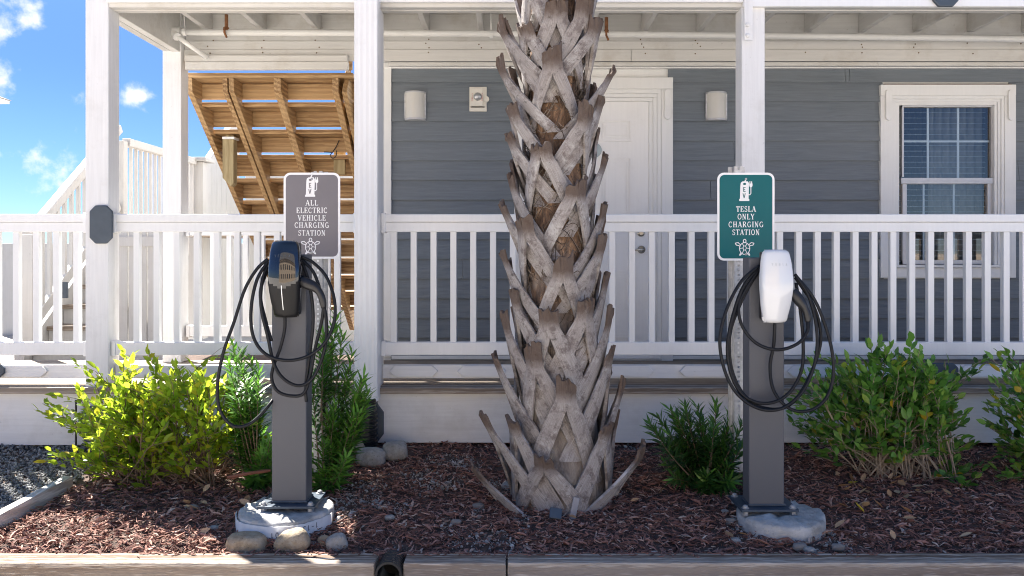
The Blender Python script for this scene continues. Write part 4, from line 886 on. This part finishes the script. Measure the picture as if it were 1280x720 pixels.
front = [(698,11),(664,33),(735,31),(629,27),(691,75),(629,78),(762,84),(651,135),(727,144),(749,122),(673,184),(753,198),(638,167),(642,224),(718,235),(664,280),(629,260),(747,306),(752,262),
 (700,332),(646,372),(731,381),(757,351),(679,440),(755,400),(759,444),(620,452),(630,405),(705,478),(776,490),(651,525),(748,532),(679,566),(611,525),(792,570),(601,589),(632,318),(690,392)]
rb_ = random.Random(21)
for (bx, by) in front:
    z = (315-by)/1000*4.0; R0 = pR(z); offx = (bx-640)*4.0/1000 - pcx(z); offx = (bx-640)*(4.15-.2)/1000-pcx(z) if abs(bx-692) < 45 else (bx-640)*4.12/1000-pcx(z)
    rt = R0+.105; low = by > 440
    if abs(offx) > rt*.90: th = math.copysign(math.radians(72), offx); out = abs(offx)/math.sin(math.radians(72))-R0-.03; out = min(out, .24)
    if by > 500 and abs(offx) > rt*.90: th = math.copysign(math.radians(60), offx); out = min(abs(offx)/math.sin(math.radians(60))-R0-.03, .30)
    elif abs(offx) <= rt*.90: th = math.asin(offx/rt); out = rb_.uniform(.065, .10)
    boot(th, z, out, (rb_.uniform(.43, .52) if 340 < by < 555 else rb_.uniform(.34, .41) if by < 341 else .30), 0, rb_, .155+(.055 if by > 340 else 0), tw=max(-.06, min(.06, offx*.22))+rb_.gauss(0, .022))
th = 1.9; z = -1.02
for i in range(44):                              # the far side and the part above the picture
    z = -1.0+i*.06; th = (i*2.4) % (2*math.pi)
    d = (th+math.pi) % (2*math.pi)-math.pi
    if abs(d) < 1.55 and z < 1.15: th = math.pi + d*.8
    boot(th, z, rb_.uniform(.04, .10), rb_.uniform(.40, .46), 0, rb_)
fb = MB()
for i in range(900):
    z = rb_.uniform(-.5, 1.7); a = rb_.uniform(-1.7, 1.7); R0 = pR(z)+.004; da, dz = rb_.uniform(-.6, .6), rb_.uniform(-.09, .05); P = []
    for k in range(5):
        t = k/4; aa = a+da*t; zz = z+dz*t+.03*math.sin(t*3+i); rr2 = R0+.018+.020*math.sin(t*math.pi)*rb_.random(); P.append((pcx(zz)+rr2*math.sin(aa), PY-rr2*math.cos(aa), zz))
    fb.tube(P, .0010+.0012*rb_.random(), 3, False, rb_.random())
tag(fb.build('fibre', M_fibre, palm, fixn=False), kind='stuff')
tag(MB().beam(px(721, 622, 3.86), px(714, 655, 3.84), .030, .004, (0, -1, .2)).build('plant_stake', plain('grey_plastic', (.27,.27,.29), .6), bevel=.002), 'pale grey plastic stake leaning against the palm foot', 'stake')
tag(MB().beam(px(687, 641, 3.80), px(702, 643, 3.80), .050, .018, (0, -.8, .6)).build('plant_tag', M_plate, bevel=.003), 'small blue grey plate half buried in mulch before the palm', 'plate')
# ------------------------------------------------------------------ plants
class Leaves:
    def __init__(s): s.P = []; s.F = []; s.T = []
    def leaf(s, p, d, n, ln, wd, tint, fold=.25, droop=.15):
        p, d, n = Vector(p), Vector(d).normalized(), Vector(n); r = d.cross(n)
        if r.length < 1e-4: r = d.cross(Vector((1, .3, .2)))
        r.normalize(); n = r.cross(d).normalized(); b = len(s.P)
        def q(t, x): return tuple(p + d*(ln*t) + r*(x*wd) + n*(abs(x)*wd*fold - droop*ln*t*t))
        s.P += [q(0, 0), q(.3, -.42), q(.3, 0), q(.3, .42), q(.65, -.40), q(.65, 0), q(.65, .40), q(1, 0)]
        s.F += [(b, b+2, b+1), (b, b+3, b+2), (b+1, b+2, b+5, b+4), (b+2, b+3, b+6, b+5), (b+4, b+5, b+7), (b+5, b+6, b+7)]; s.T += [tint]*8
    def blade(s, p, d, n, ln, wd, tint):
        p, d, n = Vector(p), Vector(d).normalized(), Vector(n); r = d.cross(n)
        if r.length < 1e-4: r = d.cross(Vector((1, .3, .2)))
        r.normalize(); n = r.cross(d).normalized(); b = len(s.P)
        def q(t, x): return tuple(p + d*(ln*t) + r*(x*wd) - n*(.18*ln*t*t))
        s.P += [q(0, -.2), q(0, .2), q(.5, -.5), q(.5, .5), q(1, 0)]; s.F += [(b, b+1, b+3, b+2), (b+2, b+3, b+4)]; s.T += [tint]*5
    def build(s, name, mat, par):
        mb = MB(); mb.v = s.P; mb.f = s.F; mb.at = s.T; return mb.build(name, mat, par, smooth=True, fixn=False)
def inpoly(x, y, P):
    c = False; j = len(P)-1
    for i in range(len(P)):
        if (P[i][1] > y) != (P[j][1] > y) and x < (P[j][0]-P[i][0])*(y-P[i][1])/(P[j][1]-P[i][1])+P[i][0]: c = not c
        j = i
    return c
def polypts(P, n, rnd):
    xs = [p[0] for p in P]; ys = [p[1] for p in P]; out = []
    while len(out) < n:
        x, y = rnd.uniform(min(xs), max(xs)), rnd.uniform(min(ys), max(ys))
        if inpoly(x, y, P): out.append((x, y))
    return out
def rv(rnd): return Vector((rnd.gauss(0, 1), rnd.gauss(0, 1), rnd.gauss(0, 1)))
def shrub(name, label, D, poly, bases, nb, mat, twigmat, ln, seed, depth=.30, tips=(), per=13, bright=0, nst=9, yel=.05):
    rnd = random.Random(seed); b0 = px(*bases[0], D); base = Vector((b0.x, b0.y, gz(b0.x, b0.y)))
    t = thing(name, base, label, 'shrub'); st = MB(); lv = Leaves(); stems = []
    for (x, y) in list(tips)+polypts(poly, nb, rnd):
        dd = D+rnd.uniform(-depth, depth)*.9; tip = px(x, y, dd); bs = rnd.choice(bases); q = px(bs[0]+rnd.uniform(-9, 9), bs[1], D+rnd.uniform(-.08, .08)); q.z = gz(q.x, q.y)-.02
        mid = q.lerp(tip, .55); mid.z = max(mid.z, q.z+(tip.z-q.z)*rnd.uniform(.5, .95)) ; mid += rv(rnd)*.03
        P = [q*(1-s)**2 + mid*(2*s*(1-s)) + tip*s*s + rv(rnd)*.004 for s in [i/9 for i in range(10)]]
        for p_ in P: p_.z = max(p_.z, gz(p_.x, p_.y)-.02)
        stems.append(P); st.tube(P, [.0045*(1-.75*i/9)*rnd.uniform(.6, 1.2) for i in range(10)], 5)
        L_ = (P[9]-P[5]).length
        nleaf = int(per*rnd.uniform(.7, 1.3)); cl = rnd.uniform(-.18, .18)
        # side twigs
        tw = [(P[4+k % 5]+rv(rnd)*.004, (P[8]-P[5]).normalized()*.5+rv(rnd)*.55+Vector((0, 0, .35))) for k in range(3)]
        segs = [(P[5], P[9]-P[5], 1.0)] + [(a, d.normalized()*rnd.uniform(.07, .15), .7) for a, d in tw]
        for (a, d, f) in segs:
            if f < 1: st.tube([a, a+d*.5, a+d], [.0022, .0018, .001], 4)
            m = max(4, int(nleaf*f*max(.5, min(1.5, d.length/.16)))); dn = d.normalized(); side = dn.cross(Vector((0, 0, 1)));
            if side.length < .1: side = Vector((1, 0, 0))
            side.normalize()
            for k in range(m):
                s = (k+.3)/m; p = a+d*s; p += rv(rnd)*.004
                sg = 1 if k % 2 else -1; dirv = dn*.55 + side*sg*.8 + Vector((0, 0, .55)) + rv(rnd)*.28; 
                if k >= m-2: dirv = dn+Vector((0, 0, .4))+rv(rnd)*.3
                nrm = Vector((0, 0, 1)).lerp(-dn, .3)+rv(rnd)*.35
                tint = min(.93, max(0, .45+cl+.22*rnd.gauss(0, 1)+bright+(.2 if k >= m-3 else 0)))
                if rnd.random() < yel: tint = rnd.uniform(.94, 1)
                lv.leaf(p, dirv, nrm, ln*rnd.uniform(.6, 1.15), ln*.5*rnd.uniform(.8, 1.15), tint, .3, .2)
    st.build('branches', twigmat, t, fixn=False); tag(lv.build('foliage', mat, t), kind='stuff')
    return t
polyL = [(34,515),(50,488),(80,462),(108,452),(150,455),(205,448),(250,462),(290,470),(322,495),(328,540),(290,548),(262,560),(236,598),(205,612),(160,600),(100,590),(72,580),(48,578),(60,556),(100,550),(52,528)]
shrub('lime_green_shrub', 'sunlit yellow green shrub at the left end of the bed, before the corner post', 4.35, polyL, [(228,612),(245,606),(205,612),(180,604),(150,602),(262,600)], 126, M_leaf_gold, M_twig, .060, 5, .30,
   tips=[(152,435),(185,438),(193,447),(165,444),(247,462),(240,455),(44,512),(52,505),(56,575),(60,566),(128,640),(135,615),(95,455),(180,600),(290,430)], per=12, bright=-.02)
polyR = [(985,470),(1010,440),(1040,448),(1075,452),(1100,430),(1130,440),(1175,450),(1200,462),(1225,470),(1235,500),(1215,520),(1230,550),(1222,590),(1200,606),(1150,560),(1120,585),(1080,560),(1040,560),(1010,545),(1000,565),(985,545),(988,500)]
shrub('green_shrub', 'leafy green shrub with bare stems below, right of the white charger', 4.4, polyR, [(1098,592),(1110,590),(1075,588),(1135,592),(1160,594),(1190,598)], 112, M_leaf_green, M_twigpale, .066, 9, .26,
   tips=[(1098,428),(1112,432),(1142,424),(1150,438),(1180,452),(1232,448),(1226,462),(1205,612),(1220,600),(992,560),(1015,540),(1168,470)], per=10, yel=.03)
polyE = [(1232,470),(1250,452),(1300,440),(1400,450),(1420,560),(1330,590),(1262,590),(1240,560),(1228,510)]
shrub('green_shrub', 'leafy green shrub cut by the right edge of the photo', 4.4, polyE, [(1330,600),(1345,598)], 76, M_leaf_green, M_twigpale, .066, 31, .26, tips=[(1245,440),(1240,448),(1256,438),(1228,530),(1250,600),(1275,588)], per=10, bright=.12)
def podocarpus(label, D, poly, base, ns, mat, seed, tips, ln=.10, depth=.16, bright=0):
    rnd = random.Random(seed); b0 = px(*base, D); t = thing('narrow_leaf_shrub', (b0.x, b0.y, gz(b0.x, b0.y)), label, 'shrub', 'narrow leaved young shrubs'); st = MB(); lv = Leaves()
    for (x, y) in list(tips)+polypts(poly, ns, rnd):
        tip = px(x, y, D+rnd.uniform(-depth, depth)); q = Vector((b0.x+rnd.uniform(-.03, .03), b0.y+rnd.uniform(-.03, .03), gz(b0.x, b0.y)-.02))
        h = tip-q; mid = q + Vector((h.x*.45, h.y*.45, h.z*.35))+rv(rnd)*.02; P = [q*(1-s)**2+mid*(2*s*(1-s))+tip*s*s for s in [i/10 for i in range(11)]]
        for p_ in P: p_.z = max(p_.z, gz(p_.x, p_.y)-.02)
        st.tube(P, [.005*(1-.7*i/10) for i in range(11)], 5)
        ln_tot = sum((P[i+1]-P[i]).length for i in range(10)); leafy = min(.9, .30/max(ln_tot, .05)); m = 54; cl = rnd.uniform(-.15, .15)
        for k in range(m):
            s = 1-leafy*(1-k/m); f = s*10; i = min(9, int(f)); p = P[i].lerp(P[i+1], f-i); ax = (P[i+1]-P[i]).normalized(); a = k*2.4; o = ax.orthogonal().normalized(); o2 = ax.cross(o)
            rad = o*math.cos(a)+o2*math.sin(a); up = .45+1.1*(k/m)**3; dv = rad+ax*up+Vector((0, 0, .15))+rv(rnd)*.12
            lv.blade(p, dv, ax, ln*rnd.uniform(.65, 1.1)*(1-.25*(k/m)**4), .0150, min(1, max(0, .33+cl+.5*(k/m)**2*.8+.15*rnd.gauss(0, 1)+bright)))
    st.build('branches', M_twig, t, fixn=False); tag(lv.build('foliage', mat, t), kind='stuff')
podocarpus('tall narrow leaved shrub right of the black charger pedestal', 4.25, [(388,440),(412,405),(432,440),(462,470),(458,520),(440,570),(418,598),(384,590),(382,500)], (408,608), 36, M_leaf_pod, 3,
   [(421,393),(416,410),(428,420),(405,415),(455,470),(448,488),(458,505),(440,440),(395,440),(390,470),(432,560),(450,520)], bright=.28)
podocarpus('narrow leaved shrub between the lime shrub and the black charger pedestal', 4.3, [(285,455),(300,440),(325,455),(338,480),(338,580),(320,600),(300,560),(285,500)], (322,612), 26, M_leaf_pod, 13,
   [(292,432),(285,450),(302,440),(314,448),(325,612),(335,600),(318,596)], bright=.25)
podocarpus('dark narrow leaved shrub left of the white charger pedestal', 4.25, [(815,535),(845,515),(880,510),(920,520),(936,540),(936,590),(920,612),(880,605),(845,600),(835,570)], (885,612), 44, M_leaf_pod, 23,
   [(812,530),(822,520),(838,512),(856,505),(872,508),(895,502),(912,520),(928,530),(934,545),(832,580),(842,598),(865,612),(905,616),(925,600)], bright=-.05)
# ------------------------------------------------------------------ timbers, plank, drain pipe
yb_, yf_ = 3.46, 3.342; zt_ = -1.3
gT = 'landscape timbers edging the planting bed'
tag(BX('edging_timber', M_timber, None, -4.2, X(468, yf_), yf_, yb_, zt_-.14, zt_, bevel=.006), 'weathered edging timber at the bottom left, ending at the black pipe', 'timber', gT)
tag(BX('edging_timber', M_timber, None, X(504, yf_), X(632.6, yf_), yf_+.002, yb_, zt_-.14, zt_-.001, bevel=.006), 'short weathered edging timber between the black pipe and the dark joint', 'timber', gT)
tag(BX('edging_timber', M_timber, None, X(634.5, yf_), 4.6, yf_, yb_-.002, zt_-.14, zt_+.001, bevel=.006), 'long weathered edging timber along the bottom right', 'timber', gT)
dp = thing('drain_pipe', (X(486, 3.38), 3.38, -1.44), 'black corrugated drain pipe poking through the edging timbers', 'pipe')
pr_ = [(.046, -.02), (.056, -.02), (.056, 0)]
h = 0.0; prof = [(.047, .02), (.047, 0), (.0565, 0)]
while h < .14: prof += [(.0565, h+.006), (.050, h+.009), (.050, h+.014), (.0565, h+.017)]; h += .02
c = (X(486.5, 3.36), 3.335, Zc(716.5, 3.36)); mb = MB(); seg = 28
mb.lathe([(.0475, .14)] + prof, c, 'y', seg); mb.f = mb.f[:-2]; mb.build('corrugated_pipe', M_corr, dp, smooth=False, fixn=False)
pl = MB().beam((X(-30, 3.62), 3.62, gz(-2.45, 3.62)+.02), (X(86, 4.28), 4.28, gz(-2.37, 4.28)+.02), .05, .09).build('edging_plank', M_plank, bevel=.004); tag(pl, 'grey edging plank lying between mulch and gravel at the left', 'plank')
# ------------------------------------------------------------------ stones
def rock(rx, ry, rz, seed, boxy=2.6):
    rnd = random.Random(seed); bm = bmesh.new(); bmesh.ops.create_icosphere(bm, subdivisions=4, radius=1)
    for v in bm.verts:
        d = v.co.normalized(); k = (abs(d.x)**boxy+abs(d.y)**boxy+abs(d.z)**boxy)**(-1/boxy); f = k*(1+.16*vnoise(d*1.3+Vector((seed*3.1, 0, 0)))+.05*vnoise(d*4+Vector((0, seed, 0)))+.015*vnoise(d*14))
        v.co = Vector((d.x*rx*f, d.y*ry*f, d.z*rz*f))
    return bm
def stone_thing(label, x0, x1, y0, y1, D, mat, seed, rot=0, group='field stones in the mulch', boxy=2.6, name='field_stone'):
    c = px((x0+x1)/2, (y0+y1)/2, D); k = D/1000; bm = rock((x1-x0)/2*k, (x1-x0)/2*k*.7, (y1-y0)/2*k, seed, boxy)
    bmesh.ops.rotate(bm, verts=bm.verts, cent=(0, 0, 0), matrix=Matrix.Rotation(rot, 3, 'Y')); me = bpy.data.meshes.new(name); bm.to_mesh(me); bm.free(); me.polygons.foreach_set('use_smooth', [True]*len(me.polygons)); me.materials.append(mat)
    o = bpy.data.objects.new(name, me); o.location = c; COL.objects.link(o); return tag(o, label, 'stone', group)
stone_thing('oblong tan stone leaning on the front of the left footing', 285, 333, 667, 693, 3.56, M_stone_tan, 2, 0, boxy=3.4)
stone_thing('pointed brown stone in front of the footing lettering', 343, 386, 663, 693, 3.56, M_stone_tan, 5, -.35)
stone_thing('pale grey stone right of the left footing', 408, 434, 668, 692, 3.56, M_stone_grey, 8, -.3)
stone_thing('small tan stone wedged beside the left footing', 396, 414, 670, 688, 3.62, M_stone_tan, 11, 0)
stone_thing('flat grey stone half buried by the timber near the left footing', 380, 402, 678, 692, 3.60, M_stone_grey, 12, 0)
stone_thing('grey square stone against the skirt board', 479, 509, 552, 576, 4.70, M_stone_grey, 15, 0, boxy=3.6)
stone_thing('rounded grey stone below the corrugated downspout', 443, 482, 560, 584, 4.62, M_stone_grey, 18, 0)
stone_thing('tan stone left of the corrugated downspout', 424, 456, 550, 571, 4.72, M_stone_tan, 21, .1)
stone_thing('small stone under the tan stone by the downspout', 424, 442, 566, 582, 4.66, M_stone_grey, 25, 0)
rs = random.Random(77)
peb = None
for k, (x, y) in enumerate(((636,607),(570,653),(487,647),(240,636),(268,660),(598,633),(1012,688),(1048,684),(905,640),(914,652),(918,676),(1000,684))):
    zt0 = -1.3+.0; D = 3.5
    for _ in range(6): D = gz(X(x, D), D)*-1000/(y-315)
    s = rs.uniform(5, 10); stone_thing('small white pebble lying on the mulch', x-s, x+s, y-s*.55, y+s*.55, D-.015, M_sand if k % 2 else M_stone_grey, 40+k, 0, 'small pale pebbles on the mulch', name='pebble')
# ------------------------------------------------------------------ mulch, sand patches, gravel
def plank_x(y): return -2.43+(y-3.62)*.105
spots = [(560,575,46,9),(585,583,28,8),(520,596,40,8),(560,604,26,9),(532,612,20,8),(505,635,14,9),(600,680,42,14),(640,688,18,6),(500,690,14,8),(455,612,36,10),(436,632,24,16),(420,645,26,8),(470,628,24,8),(598,640,8,12),(560,660,8,6),(790,560,14,6),(1030,680,34,12),(1050,690,18,6),(925,670,10,10),(655,650,8,14),(615,605,16,6),(768,618,12,8)]
def ground_hit(x, y):
    D = 3.6
    for _ in range(8): D = min(6, max(3.3, gz(X(x, D), D)*-1000/(y-315)))
    return X(x, D), D
sp3 = [ground_hit(x, y)+(rx*.0036, ry*.0115) for x, y, rx, ry in spots]
def sandy(x, y): return max((1-((x-a)/rx)**2-((y-b)/ry)**2) for a, b, rx, ry in sp3)
rm = random.Random(99); V = []; F = []; T = []
def shred(x, y, z, ln, wd, th, yaw, pit, roll, bend, tint):
    d = Vector((math.cos(yaw)*math.cos(pit), math.sin(yaw)*math.cos(pit), math.sin(pit))); r = Vector((-math.sin(yaw), math.cos(yaw), 0)); n = d.cross(r); r = r*math.cos(roll)+n*math.sin(roll); n = d.cross(r); b = len(V); p = Vector((x, y, z))
    for i, (t, s, k) in enumerate(((-.5, .45, 0), (-.15, 1, 1), (.2, .9, .9), (.5, .35, 0))):
        c = p+d*(ln*t)+n*(-bend*k*ln)+r*(bend*.6*ln*(1 if i == 1 else -.5))
        for (i, j) in ((-1, -1), (1, -1), (1, 1), (-1, 1)): V.append(tuple(c+r*(i*wd*.5*s)+n*(j*th*.5*s)))
    for q in range(3):
        o = b+q*4; F.extend([(o, o+1, o+5, o+4), (o+1, o+2, o+6, o+5), (o+2, o+3, o+7, o+6), (o+3, o, o+4, o+7)])
    F.extend([(b+3, b+2, b+1, b), (b+12, b+13, b+14, b+15)]); T.extend([tint]*16)
cnt = 0
while cnt < 40000:
    y = 3.455+(4.98-3.455)*rm.random()**1.15; x = rm.uniform(-.70*y, .70*y)
    if x < plank_x(y)+.03: continue
    if sandy(x, y) > rm.uniform(-.1, 1.3): continue
    big = rm.random() < .10
    ln = rm.uniform(.012, .050)*(1.6 if big else 1); wd = ln*rm.uniform(.06, .20) if not big else rm.uniform(.006, .014)
    tint = min(1, max(0, .33+.26*rm.gauss(0, 1))); tint = rm.uniform(.85, 1) if rm.random() < .05 else tint
    shred(x, y, gz(x, y)+rm.uniform(-.004, .017)+.006*max(0, vnoise((x*9, y*9, 7))), ln, wd, wd*rm.uniform(.25, .6), rm.uniform(0, 6.28), rm.gauss(0, .28), rm.uniform(-.9, .9), rm.uniform(-.15, .15), tint); cnt += 1
for _ in range(260):                            # a few pieces spilled on the timber
    x = rm.uniform(-1.6, 1.6); y = 3.455-abs(rm.gauss(0, .018)); 
    if y < 3.36: continue
    shred(x, y, zt_+.004, rm.uniform(.015, .04), rm.uniform(.003, .006), .003, rm.uniform(0, 6.28), 0, 0, .05, rm.uniform(.05, .6))
mb = MB(); mb.v, mb.f, mb.at = V, F, T; tag(mb.build('mulch', M_mulch, fixn=False), 'brown shredded bark mulch covering the planting bed', 'mulch', kind='stuff')
def grains(name, pts, mat, label, cat, kind='stuff'):
    bm = bmesh.new(); bmesh.ops.create_icosphere(bm, subdivisions=1, radius=1); bv = [v.co.copy() for v in bm.verts]; bf = [tuple(v.index for v in f.verts) for f in bm.faces]; bm.free(); mb = MB()
    for (x, y, z, s) in pts:
        M = Matrix.Rotation(rm.uniform(0, 6.28), 3, rv(rm).normalized()); sc = Vector((rm.uniform(.7, 1.3), rm.uniform(.6, 1.1), rm.uniform(.4, .8)))*s; tn = rm.random()
        mb.add([Vector((x, y, z))+M @ Vector((v.x*sc.x, v.y*sc.y, v.z*sc.z))*rm.uniform(.8, 1.15) for v in bv], bf, tn)
    return tag(mb.build(name, mat, fixn=False), label, cat, kind=kind)
pts = []
for a, b, rx, ry in sp3:
    for _ in range(int(2600*rx*ry*4)+6):
        q = rm.random()**.6; an = rm.uniform(0, 6.28); x, y = a+rx*q*math.cos(an)*1.1, b+ry*q*math.sin(an)*1.1
        if y < 3.462: continue
        pts.append((x, y, gz(x, y)+rm.uniform(-.001, .011), rm.uniform(.0015, .0055) if rm.random() < .9 else rm.uniform(.005, .011)))
for a, b, rx, ry in sp3:
    for _ in range(int(420*rx*ry)+1):
        q = rm.random()**.7; an = rm.uniform(0, 6.28); x, y = a+rx*q*math.cos(an), b+ry*q*math.sin(an)
        if y < 3.48: continue
        pts.append((x, y, gz(x, y)+.004, rm.uniform(.008, .017)))
grains('shell_sand', pts, M_sand, 'white shell sand showing through the mulch', 'sand')
pts = []
while len(pts) < 14000:
    y = rm.uniform(3.47, 5.6); x = rm.uniform(-.72*y-.1, plank_x(y)-.03)
    if x < -4: continue
    pts.append((x, y, gz(x, y)+rm.uniform(-.002, .012), rm.uniform(.004, .0115)))
grains('gravel', pts, M_gravel, 'grey gravel left of the edging plank', 'gravel')
# dead leaves
lf = Leaves(); lf.leaf((0, 0, 0), (1, 0, 0), (0, 0, 1), .05, .024, .5, .5, -.25)
protos = []
for k in range(5):
    l2 = Leaves(); l2.leaf((-.022, 0, 0), (1, 0, 0), (0, 0, 1), .048, .026, (.2, .45, .65, .85, 1.0)[k], .5, -.3); mb = MB(); mb.v, mb.f, mb.at = l2.P, l2.F, l2.T
    o = mb.build('dead_leaf', M_deadleaf, smooth=True, fixn=False); protos.append(o)
rl = random.Random(4); lk = 0
spotsl = [(rl.gauss(1110, 55), rl.gauss(615, 18)) for _ in range(34)] + [(rl.uniform(690, 1270), rl.uniform(590, 680)) for _ in range(14)] + [(rl.uniform(230, 330), rl.uniform(610, 670)) for _ in range(14)] + [(975, 648), (1074, 642)]
for i, (x, y) in enumerate(spotsl):
    y = min(max(y, 585), 680); gx, gy = ground_hit(x, y); k = 4 if i in (3, 17, len(spotsl)-1) else rl.choice((0, 1, 1, 2, 2, 3)); src = protos[k]
    o = src if 'label' not in src else src.copy()
    if o is not src: COL.objects.link(o)
    o.location = (gx, gy, gz(gx, gy)+.022); o.rotation_euler = (rl.gauss(0, .35), rl.gauss(0, .35), rl.uniform(0, 6.28)); s = rl.uniform(.9, 1.5); o.scale = (s, s, s)
    tag(o, ('dry brown leaf lying on the mulch', 'bright yellow fallen leaf lying on the mulch')[k == 4], 'leaf', 'dead leaves on the mulch' if k != 4 else 'yellow leaves on the mulch')
for o in protos:
    if 'label' not in o: bpy.data.objects.remove(o)
tag(MB().tube(catmull([px(285, 597, 4.05), px(310, 592, 4.05), px(338, 588, 4.1)], 6), [.010]*6+[.009]*6+[.007], 7).build('stick', plain('red_brown_stick', (.16,.06,.035), .8)), 'red brown stick lying behind the left pedestal', 'stick')
